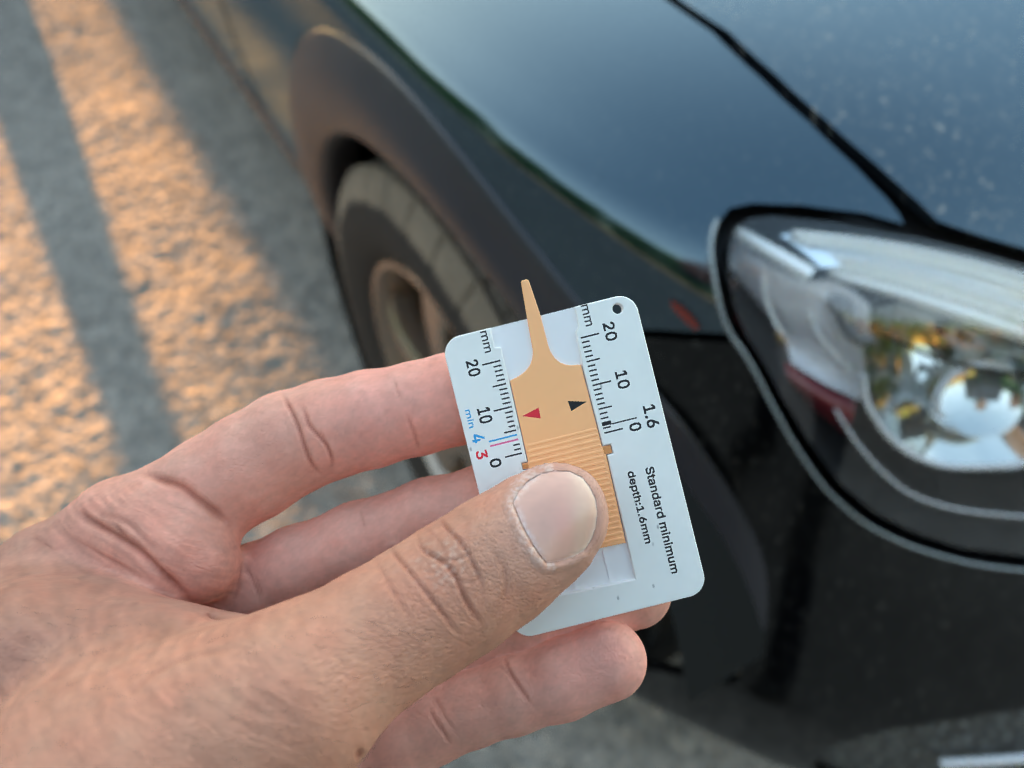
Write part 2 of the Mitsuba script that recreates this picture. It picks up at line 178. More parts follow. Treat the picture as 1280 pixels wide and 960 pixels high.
# ------------------------------------------------------------------ out of frame: added blockers that cast the shadows and darken reflections; hedge in front
k = thing('added_house', 'unseen plastered block added behind the car to cast shade', 'added_house')  # added to cast the shadow edge beside the car and hide horizon glow
obj('wall', bx(-13.3, -9.08, -.05, 11, -.1, 4.6), PLASTER, k)
rf = grid_mesh(np.array([[(-13.6, -.04, 4.5), (-13.6, 11.2, 4.5)], [(-11.2, -.04, 6.0), (-11.2, 11.2, 6.0)], [(-8.8, -.04, 4.5), (-8.8, 11.2, 4.5)], [(-8.8, -.04, 4.62), (-8.8, 11.2, 4.62)], [(-11.2, -.04, 6.14), (-11.2, 11.2, 6.14)], [(-13.6, -.04, 4.62), (-13.6, 11.2, 4.62)]]), (True, False)); obj('roof', rf, ROOF, k, smooth=False)
for y_ in (1.6, 5.0, 8.4):
    w_ = obj('window', bx(-9.09, -9.04, y_, y_ + 1.3, 1.0, 2.4), CONCRETE, k); obj('pane', bx(-9.05, -9.03, y_ + .07, y_ + 1.23, 1.07, 2.33), WIN, w_)
k = thing('added_wall', 'low plastered wall added out of frame to darken side reflections', 'wall')  # added to shade the ground that the fender side reflects
obj('wall', bx(-5.7, -5.5, -8, -.70, -.1, 1.7), PLASTER, k); obj('coping', bx(-5.74, -5.46, -8.04, -.68, 1.7, 1.76), CONCRETE, k)
k = thing('shadow_post', 'tapered concrete post added out of frame to cast a dark strip', 'shadow_post')  # added post, tapered to cast the dark strip on the ground
pr = np.array([[0, -.05], [.118, -.05], [.112, .05], [.098, .22], [.082, .32], [.056, .44], [.046, .58], [.042, .70], [.03, .72], [0, .725]])
b = trimesh.creation.revolve(pr, sections=32); b.apply_translation([-3.7, -.365, 0]); obj('post', b, CONCRETE, k)
def leaf_cloud(n, lo, hi, size, seed):
    r = np.random.default_rng(seed); c = r.uniform(lo, hi, (n, 3)); a = r.normal(size=(n, 3)); a /= np.linalg.norm(a, axis=1, keepdims=True)
    b = np.cross(a, r.normal(size=(n, 3))); b /= np.linalg.norm(b, axis=1, keepdims=True); s = size * r.uniform(.6, 1.3, (n, 1))
    v = np.stack([c - a * s, c + b * s * .5, c + a * s, c - b * s * .5], 1).reshape(-1, 3); i = np.arange(n)[:, None] * 4
    return tm(v, np.vstack([i + [0, 1, 2], i + [0, 2, 3]]))
for cx_, cy_, sd, nm in ((-9, -8.5, 21, 'second from the house'), (-5.5, -11, 22, 'third from the house'), (-13.5, -7.5, 23, 'nearest the house'), (-2., -12.2, 24, 'fourth from the house'), (1.8, -13., 25, 'fifth from the house'), (5.6, -12.4, 26, 'sixth from the house'), (9., -10., 27, 'farthest from the house')):
    k = thing('added_tree', 'dark leafy crown added to block sky glow, ' + nm, 'added_tree', 'trees added out of frame')  # added so the fender edge reflects dark leaves instead of bright horizon
    obj('crown', leaf_cloud(9000, (cx_ - 1.8, cy_ - 1.8, .9), (cx_ + 1.8, cy_ + 1.8, 6.8), .16, sd), LEAF, k, smooth=False, kind='stuff'); obj('trunk', tube([(cx_, cy_, -.05), (cx_, cy_, 1.2), (cx_ + .1, cy_, 4.)], [.2, .15, .05], 12), BARK, k)
k = thing('hedge', 'green clipped hedge in front of the car', 'hedge')
obj('leaves', leaf_cloud(16000, (5.4, -8, .05), (6.6, 9, 4.6), .10, 3), LEAF, k, smooth=False, kind='stuff')
obj('branches', bx(5.8, 6.2, -7.9, 8.9, -.02, 4.2), BARK, k)
k = thing('added_tree', 'leafy crown and trunk added behind the car to shade the hand', 'added_tree')  # added to keep sun off the hand and near ground
obj('crown', cat([leaf_cloud(14000, (-12.2, -3.3, 1.72), (-11.3, .25, 5.5), .10, 8), leaf_cloud(3500, (-12.1, -3.3, 1.66), (-11.3, .25, 1.95), .09, 9)]), LEAF, k, smooth=False, kind='stuff')
obj('trunk', tube([(-12, -1.5, -.05), (-12, -1.5, .3), (-12.02, -1.48, 1.2), (-11.95, -1.5, 2.6), (-12, -1.5, 4.2)], [.2, .16, .13, .1, .04], 14), BARK, k)
for q, e in enumerate(((-12.5, -2.6, 3.4), (-11.5, -.6, 3.3), (-11.6, -2.3, 4.2), (-12.5, -.7, 4.3))): obj('limb', tube([(-12, -1.5, 1.7 + .2 * q), (.5 * e[0] - 6, .5 * e[1] - .75, .5 * e[2] + 1.), e], [.07, .045, .015], 8), BARK, k)

# ------------------------------------------------------------------ car
from scipy.interpolate import PchipInterpolator, CubicSpline
# ---- car skin: stations along the plan outline, sections from the lower lip over the shoulder to the bonnet's middle
OUT=np.array([(-3.75,.16),(-3.5,.04),(-3.0,.01),(-2.0,.0),(-1.0,.0),(-.5,.0),(-.2,.0),(0,.002),(.12,.011),(.22,.032),(.31,.068),(.39,.122),(.46,.195),(.53,.295),(.60,.43),(.655,.62),(.68,.9)])
HUB=np.array([-3.75,-3.5,-3,-2,-1,-.5,-.2,0,.1,.18,.26,.33,.39,.45,.51,.57,.63])
WB=np.array([0,0,0,0,0,0,0,0,.02,.15,.45,.85,1,1,1,1,1])      # corner share of each section
WC=np.array([0,0,0,0,0,0,0,0,0,0,0,.05,.3,.6,.8,.95,1])      # front share
SA=np.array([(.12,.26),(.06,.32),(.03,.42),(.012,.55),(.002,.68),(.0,.785),(.001,.836),(.011,.854),(.045,.868),(.09,.884),(.15,.899),(.25,.915),(.45,.938),(.9,.955)])
SB=np.array([(-.05,.325),(-.063,.355),(-.058,.435),(-.034,.53),(-.007,.61),(.004,.69),(.018,.75),(.045,.795),(.085,.828),(.13,.852),(.18,.871),(.27,.893),(.45,.92),(.9,.945)])
SC=np.array([(-.125,.28),(-.14,.315),(-.13,.41),(-.07,.5),(-.018,.57),(.005,.62),(.022,.68),(.05,.73),(.09,.775),(.14,.81),(.19,.835),(.28,.865),(.45,.90),(.9,.94)])
WL=np.array([0,0,0,0,0,0,0,0,.3,1,1,1,1,1,1,1,1.])
NT=len(SA)
def net():
    n=len(OUT);P=np.zeros((n,NT,3))
    for i in range(n):
        wb=(WB[i]+(WL[i]-WB[i])*np.array([1,1,1,.7,.3]+[0]*(NT-5)))[:,None];prof=SA*(1-wb)+(SB*(1-WC[i])+SC*WC[i])*wb
        d=np.array([HUB[i],.9])-OUT[i];L=np.linalg.norm(d);d=d/max(L,1e-6)
        u=prof[:,0].copy();u=np.where(u>.25,.25+(u-.25)*(L-.25)/.65,u) if L>.3 else u*min(1,L/.9)
        P[i,:,:2]=OUT[i]+u[:,None]*d;P[i,:,2]=prof[:,1]
    return P
_P=net();_S=np.arange(len(OUT),dtype=float);_T=np.arange(NT,dtype=float)
_ct=PchipInterpolator(_T,_P,axis=1)
def skin(s,t):
    """points of the skin at station s, section place t (arrays of one shape)"""
    s=np.atleast_1d(np.asarray(s,float));t=np.atleast_1d(np.asarray(t,float))
    return _fast(s,t)
from scipy.interpolate import RectBivariateSpline
_gs=np.linspace(0,len(OUT)-1,321);_gt=np.linspace(0,NT-1,261)
_g=PchipInterpolator(_S,_ct(_gt),axis=0)(_gs)      # (gs,gt,3)
from scipy.ndimage import gaussian_filter1d
_g=gaussian_filter1d(gaussian_filter1d(_g,7,axis=0,mode='nearest'),3,axis=1,mode='nearest')
_sp=[RectBivariateSpline(_gs,_gt,_g[:,:,k],kx=3,ky=3) for k in range(3)]
def _fast(s,t): return np.stack([q.ev(s,t) for q in _sp],-1)
def normal(s,t):
    a=np.stack([q.ev(s,t,dx=1) for q in _sp],-1);b=np.stack([q.ev(s,t,dy=1) for q in _sp],-1)
    n=np.cross(a,b);return n/np.linalg.norm(n,axis=-1,keepdims=True)

CAR = thing('car', 'dark blue-black car with clear headlight and dusty bonnet parked behind the hand', 'car')
def panel(poly, ds=.06, dt=.12, off=0., skirt=.012, bev=.0016, jitter=None):
    """the skin inside poly (s,t), with rolled edges that turn in"""
    P = poly if hasattr(poly, 'geom_type') else Polygon(poly).buffer(0)
    polys = list(getattr(P, 'geoms', [P])); out = []
    for P in polys:
        if P.area < 1e-4: continue
        P = shapely.segmentize(P, .05)
        x0, y0, x1, y1 = P.bounds; vid = {}; V = []; Fc = []
        def vert(a, b):
            key = (round(a, 4), round(b, 4))
            if key not in vid: vid[key] = len(V); V.append((a, b))
            return vid[key]
        xs = np.arange(x0, x1 + ds, ds); ys = np.arange(y0, y1 + dt, dt)
        shapely.prepare(P)
        cells = shapely.box(*[q.ravel() for q in np.meshgrid(xs[:-1], ys[:-1], indexing='ij')], *[q.ravel() for q in np.meshgrid(xs[1:], ys[1:], indexing='ij')])
        inside = shapely.contains_properly(P, cells); touch = shapely.intersects(P, cells) & ~inside
        for c in np.array(cells)[inside]:
            a, b, a1, b1 = c.bounds; q = [vert(a, b), vert(a1, b), vert(a1, b1), vert(a, b1)]
            Fc += [[q[0], q[1], q[2]], [q[0], q[2], q[3]]]
        for c in np.array(cells)[touch]:
            g = c.intersection(P)
            for h in getattr(g, 'geoms', [g]):
                if h.geom_type != 'Polygon' or h.area < 1e-9: continue
                v2, f2 = trimesh.creation.triangulate_polygon(h, engine='earcut')
                ids = [vert(*p) for p in v2]; Fc += [[ids[i] for i in t] for t in f2]
        st = np.array(V); N = normal(st[:, 0], st[:, 1]); X = skin(st[:, 0], st[:, 1]) + off * N
        f = np.array(Fc); e1 = X[f[:, 1]] - X[f[:, 0]]; e2 = X[f[:, 2]] - X[f[:, 0]]; c = np.cross(e1, e2)
        ok = np.linalg.norm(c, axis=1) > 1e-12; f = f[ok]; c = c[ok]; flip = (c * N[f[:, 0]]).sum(1) < 0; f[flip] = f[flip][:, ::-1]
        out.append(tm(X, f))
        if skirt:
            for ring in [P.exterior, *P.interiors]:
                r = np.array(shapely.segmentize(ring, .03).coords)[:-1]
                n = normal(r[:, 0], r[:, 1]); x = skin(r[:, 0], r[:, 1]) + off * n
                t = np.roll(x, -1, 0) - np.roll(x, 1, 0); t /= np.linalg.norm(t, axis=1, keepdims=True) + 1e-12
                b = np.cross(t, n); s = shapely.contains_xy(P, *(r + 0).T)  # outward side from a probe
                q = x + b * .002
                sgn = 1 if ring is P.exterior else 1
                # the outward direction: away from the panel's middle near this edge
                step = np.stack([np.roll(r, -1, 0) - np.roll(r, 1, 0)], 0)[0]
                area = 0.5 * np.sum(r[:, 0] * np.roll(r[:, 1], -1) - np.roll(r[:, 0], -1) * r[:, 1])
                # (s,t) is left-handed seen from outside or not: find by one finite step
                o2 = np.stack([step[:, 1], -step[:, 0]], 1) * (1 if area > 0 else -1) * (1 if ring is P.exterior else -1)
                o2 /= np.linalg.norm(o2, axis=1, keepdims=True) + 1e-12
                o3 = skin(r[:, 0] + o2[:, 0] * .02, r[:, 1] + o2[:, 1] * .02) - skin(r[:, 0], r[:, 1])
                b = b * np.where((b * o3).sum(1) < 0, -1., 1.)[:, None]
                rings = np.stack([x, x + b * bev * .7 - n * bev * .35, x + b * bev - n * bev, x + b * bev - n * skirt], 1)
                out.append(grid_mesh(rings, (True, False)))
    return cat(out)
def densify2(p):
    t = np.r_[0, np.cumsum(np.linalg.norm(np.diff(p, axis=0) * [1, .4], axis=1))]; return PchipInterpolator(t, p, axis=0)(np.linspace(0, t[-1], 160))
# (x,z) -> (s,t) on the car's side
_a, _b = np.meshgrid(np.linspace(3.2, 12.5, 240), np.linspace(0, 7.5, 120), indexing='ij'); _a, _b = _a.ravel(), _b.ravel()
_X = skin(_a, _b); _keep = _X[:, 1] < .35
_st_of = LinearNDInterpolator(_X[_keep][:, [0, 2]], np.stack([_a, _b, _X[:, 1]], 1)[_keep])
def st_of(x, z): return _st_of(np.stack([np.atleast_1d(x), np.atleast_1d(z)], -1))
WHX, WHZ = 0., .355
def arch_line(r, a0, a1, n=60):
    a = np.radians(np.linspace(a0, a1, n)); r = r - (.038 - .038 * np.clip((np.degrees(a) - 5) / 45, 0, 1)); q = st_of(WHX + r * np.cos(a), WHZ + r * np.sin(a)); q = q[~np.isnan(q[:, 0])]; return [tuple(p[:2]) for p in q]
pk = PANEL
arch = arch_line(.450, 205, 14)           # rear bottom, over the top, to the front
arch_poly = Polygon(arch + [(9.4, 1.2), (9.4, -1), (arch[0][0], -1)]).buffer(0)
side = lambda a, b, c, d: Polygon([(a, b), (c, b), (c, d), (a, d)])
fg = pk['fender_gap']
rear_gap_s = 4.62
fen = Polygon([(rear_gap_s, 2.3), (rear_gap_s, 10.6), (6.2, 10.5), (7.2, 10.3)] + fg + pk['fender_lamp'][1:] + pk['fender_seam'][1:] + [(8.4, 4.55)] + [(8.4, 2.3)]).buffer(0)
fen = fen.difference(arch_poly)
if fen.geom_type != 'Polygon': fen = max(fen.geoms, key=lambda g: g.area)
obj('fender', panel(fen), PAINT, CAR)
hg = pk['hood_gap']
hood = Polygon([(4.7, 10.75), (6.2, 10.72), (7.2, 10.45)] + hg + pk['hood_lamp'][1:] + [(12.4, 9.0), (13.2, 9.3), (16, 9.5), (16, 13), (4.7, 13)]).buffer(0)
obj('bonnet', panel(hood), PAINT_HOOD, CAR, label='dust-speckled dark blue bonnet panel')
bl = pk['bumper_lamp']
bump = Polygon(bl + [(13.4, 5.2), (14.2, 7.2), (16, 7.4), (16, 0), (9.2, 0), (8.3, 1.2), (8.3, 4.1)] + pk['bumper_seam'][::-1]).buffer(0).difference(arch_poly.buffer(.01))
gl = pk['grille']; grille = Polygon(gl + [(gl[-1][0] + 1.5, gl[-1][1]), (gl[-1][0] + 1.5, 1.0), (12.6, .9), (12.25, 1.2)]).buffer(0)
if bump.geom_type != 'Polygon': bump = max(bump.geoms, key=lambda g: g.area)
bump = bump.difference(grille)
obj('bumper', panel(bump), PAINT_BUMPER, CAR, label='glossy black front bumper corner')
obj('lower_grille', panel(grille.buffer(.05), off=-.010, skirt=0), GRILLE, CAR, label='dusty grey textured lower grille insert')
fl_ = np.array(pk['fog']); obj('fog_light_trim', tube(skin(*densify2(fl_).T), .0038, 10), SATIN, CAR, smooth=True)
# doors, sill, far side, cabin
obj('door', panel(side(3.55, 2.35, 4.58, 6.9), ds=.05), PAINT, CAR)
obj('door', panel(side(2.55, 2.35, 3.52, 6.9), ds=.05), PAINT, CAR)
obj('quarter_panel', panel(side(.05, .3, 2.52, 6.9), ds=.05), PAINT, CAR)
obj('sill', panel(side(2.55, .1, 5.75, 2.25).difference(arch_poly), ds=.05), CLAD, CAR)
mk = Polygon(pk['marker']).buffer(0)
obj('side_marker', panel(mk, off=.0012, ds=.03, dt=.05, skirt=.004), AMBER, CAR, label='small red-orange side marker')
sl_ = np.array(pk['edge_glint']); obj('lamp_edge_glint', tube(skin(*densify2(sl_).T) - .0002 * normal(*densify2(sl_).T), .0016, 8), EDGE_GLINT, CAR, smooth=True)  # pale tube stands in for sky light caught by the lamp edge flange
# inner skin: keeps the gaps dark
lens_poly = Polygon(pk['lens'] + []).buffer(0)
if lens_poly.geom_type != 'Polygon': lens_poly = max(lens_poly.geoms, key=lambda g: g.area)
inner = side(.1, 3.2, 16, 12.9).difference(arch_poly.buffer(.03)).difference(lens_poly.buffer(.02))
obj('inner_body', panel(inner, ds=.1, dt=.2, off=-.03, skirt=0), BLACK, CAR)
def mirror_y(m):
    v = np.array(m.vertices); v[:, 1] = 1.8 - v[:, 1]; return tm(v, np.array(m.faces)[:, ::-1])
far = cat([mirror_y(panel(side(.05, .3, 16, 12.98).difference(arch_poly), ds=.15, dt=.3, skirt=0))])
obj('far_side', far, PAINT, CAR)
def cabin():
    xs = np.array([-3.72, -3.45, -2.6, -1.9, -1.45, -.95, -.62]); top = np.array([.97, 1.32, 1.60, 1.66, 1.60, 1.22, .955])
    V = []
    for x, z in zip(xs, top):
        k = (z - .95) * .30; V.append([(x, .03, .86), (x, .03 + .01, .93), (x, .03 + k, .95 + (z - .95) * .9), (x, .12 + k, z), (x, .9, z + .03), (x, 1.68 - k, z), (x, 1.77 - k, .95 + (z - .95) * .9), (x, 1.76, .93), (x, 1.77, .86)])
    return np.array(V, float)
cb = cabin()
obj('roof', cat([grid_mesh(cb[1:-1, 3:6]), grid_mesh(cb[:, 0:2]), grid_mesh(cb[:, 7:9])]), PAINT, CAR)
obj('side_window', grid_mesh(cb[:, 1:4]), WIN, CAR); obj('side_window', grid_mesh(cb[:, 5:8]), WIN, CAR)
obj('windscreen', grid_mesh(cb[-3:, 3:6] + [0, 0, .003]), WIN, CAR); obj('rear_window', grid_mesh(cb[:3, 3:6] + [0, 0, .003]), WIN, CAR)
obj('tailgate', bx(-3.76, -3.7, .17, 1.63, .3, .97), PAINT, CAR)
obj('floor_pan', bx(-3.6, -.5, .16, 1.64, .26, .30), BLACK, CAR)

MR = CAR + '__door_mirror'
mr = trimesh.creation.icosphere(3); v = np.array(mr.vertices); v = np.sign(v) * np.abs(v) ** .6; v[:, 0] *= .07; v[:, 1] *= .105; v[:, 2] *= .085; mr = tm(v + [-.9, -.13, 1.08], mr.faces)
obj('shell', mr, PAINT, MR); obj('stalk', bx(-.94, -.86, -.06, .05, .98, 1.06), BLACK, MR)
# wheel arch trim
def wtrim(a): return .034 * float(np.clip((math.degrees(a) - 62) / 50, 0, 1)) + .030 + .036 * float(np.clip((math.degrees(a) - 5) / 45, 0, 1) ** 1.0)
def trim(a0, a1, n=140, m=22):
    A = np.radians(np.linspace(a0, a1, n)); rows = []
    for a in A:
        k = np.linspace(0, 1, m); r = .390 + wtrim(a) * k
        x, z = WHX + r * np.cos(a), WHZ + r * np.sin(a)
        q = st_of(x, np.maximum(z, .43 if math.cos(a) > 0 else .31)); y = q[:, 2]
        ok = ~np.isnan(y)
        y = np.interp(k, k[ok], y[ok]) if ok.any() else np.full(m, rows[-1][2, 1] + .0)
        bulge = .027 * np.sin(math.pi * k ** .85) ** .75 + .001
        y = y * 1. - bulge
        y0 = y.copy(); y0 = .5 * y0 + .5 * np.linspace(y0[1], y0[-1], m)
        P = np.stack([x, y0, z], 1)
        lip = np.stack([[x[0] - .001 * math.cos(a), y0[0] + .045, z[0]], [x[0] - .004 * math.cos(a), y0[0] + .012, z[0] - .004 * math.sin(a)]])
        rows.append(np.vstack([lip, P, [[x[-1], y0[-1] + .03, z[-1]]]]))
    R = np.array(rows); R[:, :, 1] = gaussian_filter1d(R[:, :, 1], 4, axis=0, mode='nearest')
    return grid_mesh(R)
obj('wheel_arch_trim', trim(214, 20), CLAD, CAR, smooth=50, label='grey-brown plastic trim round the wheel arch')
def liner():
    A = np.radians(np.linspace(212, 20, 60)); P = []
    for y in (.012, .03, .15, .42):
        P.append(np.stack([.435 * np.cos(A), A * 0 + y, WHZ + .435 * np.sin(A)], 1))
    a = grid_mesh(np.array(P)); c = np.stack([np.zeros(60), np.full(60, .42), np.full(60, WHZ)], 1)
    return cat([a, grid_mesh(np.array([P[-1], c]))])
obj('wheel_well', liner(), LINER, CAR)
obj('splash_guard', bx(.318, .326, .060, .42, .285, .50), LINER, CAR)

# front wheel: sidewall at y=.014, axis along y
def lathe_y(prof, n=160, cx=-.04, cz=.345):
    """prof: (radius, y) rows"""
    a = np.arange(n) * 2 * math.pi / n; prof = np.asarray(prof, float)
    P = np.stack([cx + prof[None, :, 0] * np.cos(a)[:, None], np.broadcast_to(prof[None, :, 1], (n, len(prof))), cz + prof[None, :, 0] * np.sin(a)[:, None]], -1)
    return grid_mesh(P, (True, False))
def tyre():
    n = 720; a = np.arange(n) * 2 * math.pi / n
    side_o = [(.222, .034), (.228, .020), (.245, .010), (.27, .004), (.295, .003), (.315, .007), (.330, .014), (.340, .022)]
    w = np.linspace(.028, .222, 70); k = (w - .028) / (.222 - .028)
    rt = .345 - .009 * np.abs(2 * k - 1) ** 3.5
    prof = side_o + list(zip(rt, w)) + [(.335, .236), (.30, .248), (.25, .245), (.222, .226)]
    prof = np.array(prof); R = np.broadcast_to(prof[:, 0], (n, len(prof))).copy(); i0 = len(side_o)
    K, A = np.meshgrid(k, a)
    g = np.zeros_like(K)
    for c in (.2, .41, .60, .8): g = np.maximum(g, np.clip(1.4 - np.abs(K - c) / .018, 0, 1))
    ph = (A * 34 / (2 * math.pi) + np.abs(K - .5) * 1.1) % 1; lat = np.clip(1.3 - np.abs(ph - .5) / .045, 0, 1)
    g = np.maximum(g, lat * np.where((K < .2) | (K > .8), 1, .7) * np.where((K > .41) & (K < .6), .4, 1))
    ph2 = (A * 68 / (2 * math.pi) + np.abs(K - .5) * 1.1 + .25) % 1; g = np.maximum(g, .5 * np.clip(1.3 - np.abs(ph2 - .5) / .05, 0, 1))
    R[:, i0:i0 + 70] -= .007 * g; Y = np.broadcast_to(prof[:, 1], R.shape).copy()
    ph0 = (a * 34 / (2 * math.pi) + .55) % 1; l0 = np.clip(1.3 - np.abs(ph0 - .5) / .06, 0, 1); wrow = np.array([0, 0, 0, 0, .2, .8, 1, 1])[None] * l0[:, None]
    Y[:, :i0] += .005 * wrow; R[:, :i0] -= .003 * wrow
    P = np.stack([-.04 + R * np.cos(a)[:, None], Y, .345 + R * np.sin(a)[:, None]], -1)
    return grid_mesh(P, (True, False))
WH = CAR + '__wheel'
labels[WH] = {'label': 'front wheel with dusty tyre tread'}
obj('tyre', tyre(), RUBBER, WH, smooth=40)
obj('rim', lathe_y([(.224, .030), (.229, .024), (.226, .018), (.218, .018), (.212, .026), (.206, .045), (.198, .06), (.192, .20), (.215, .23)]), ALLOY, WH, smooth=40)
obj('brake_disc', lathe_y([(.0, .115), (.15, .115), (.15, .13), (0, .13)], 64), simple('disc', (.10, .09, .085), .4, .5, .8), WH)
def spoke(a, w0, w1):
    r = np.array([.045, .08, .12, .16, .19, .206]); y = np.array([.030, .026, .022, .022, .026, .036]); hw_ = np.array([.03, .022, .019, .020, .026, .036]) * w0
    ca, sa = math.cos(a), math.sin(a); rows = []
    for rr, yy, h in zip(r, y, hw_):
        c = np.array([rr * ca - .04, yy, .345 + rr * sa]); t = np.array([-sa, 0, ca])
        rows.append([c - t * h + [0, .035, 0], c - t * h + [0, .006, 0], c - t * h * .75, c + t * h * .75, c + t * h + [0, .006, 0], c + t * h + [0, .035, 0]])
    return grid_mesh(np.array(rows), (False, True))
for q in range(5): obj('spoke', spoke(math.radians(72 * q + 100), 1.15, 1), ALLOY, WH, smooth=35)
obj('hub_cap', lathe_y([(0, .022), (.03, .022), (.036, .026), (.055, .030), (.058, .06)], 48), ALLOY, WH)

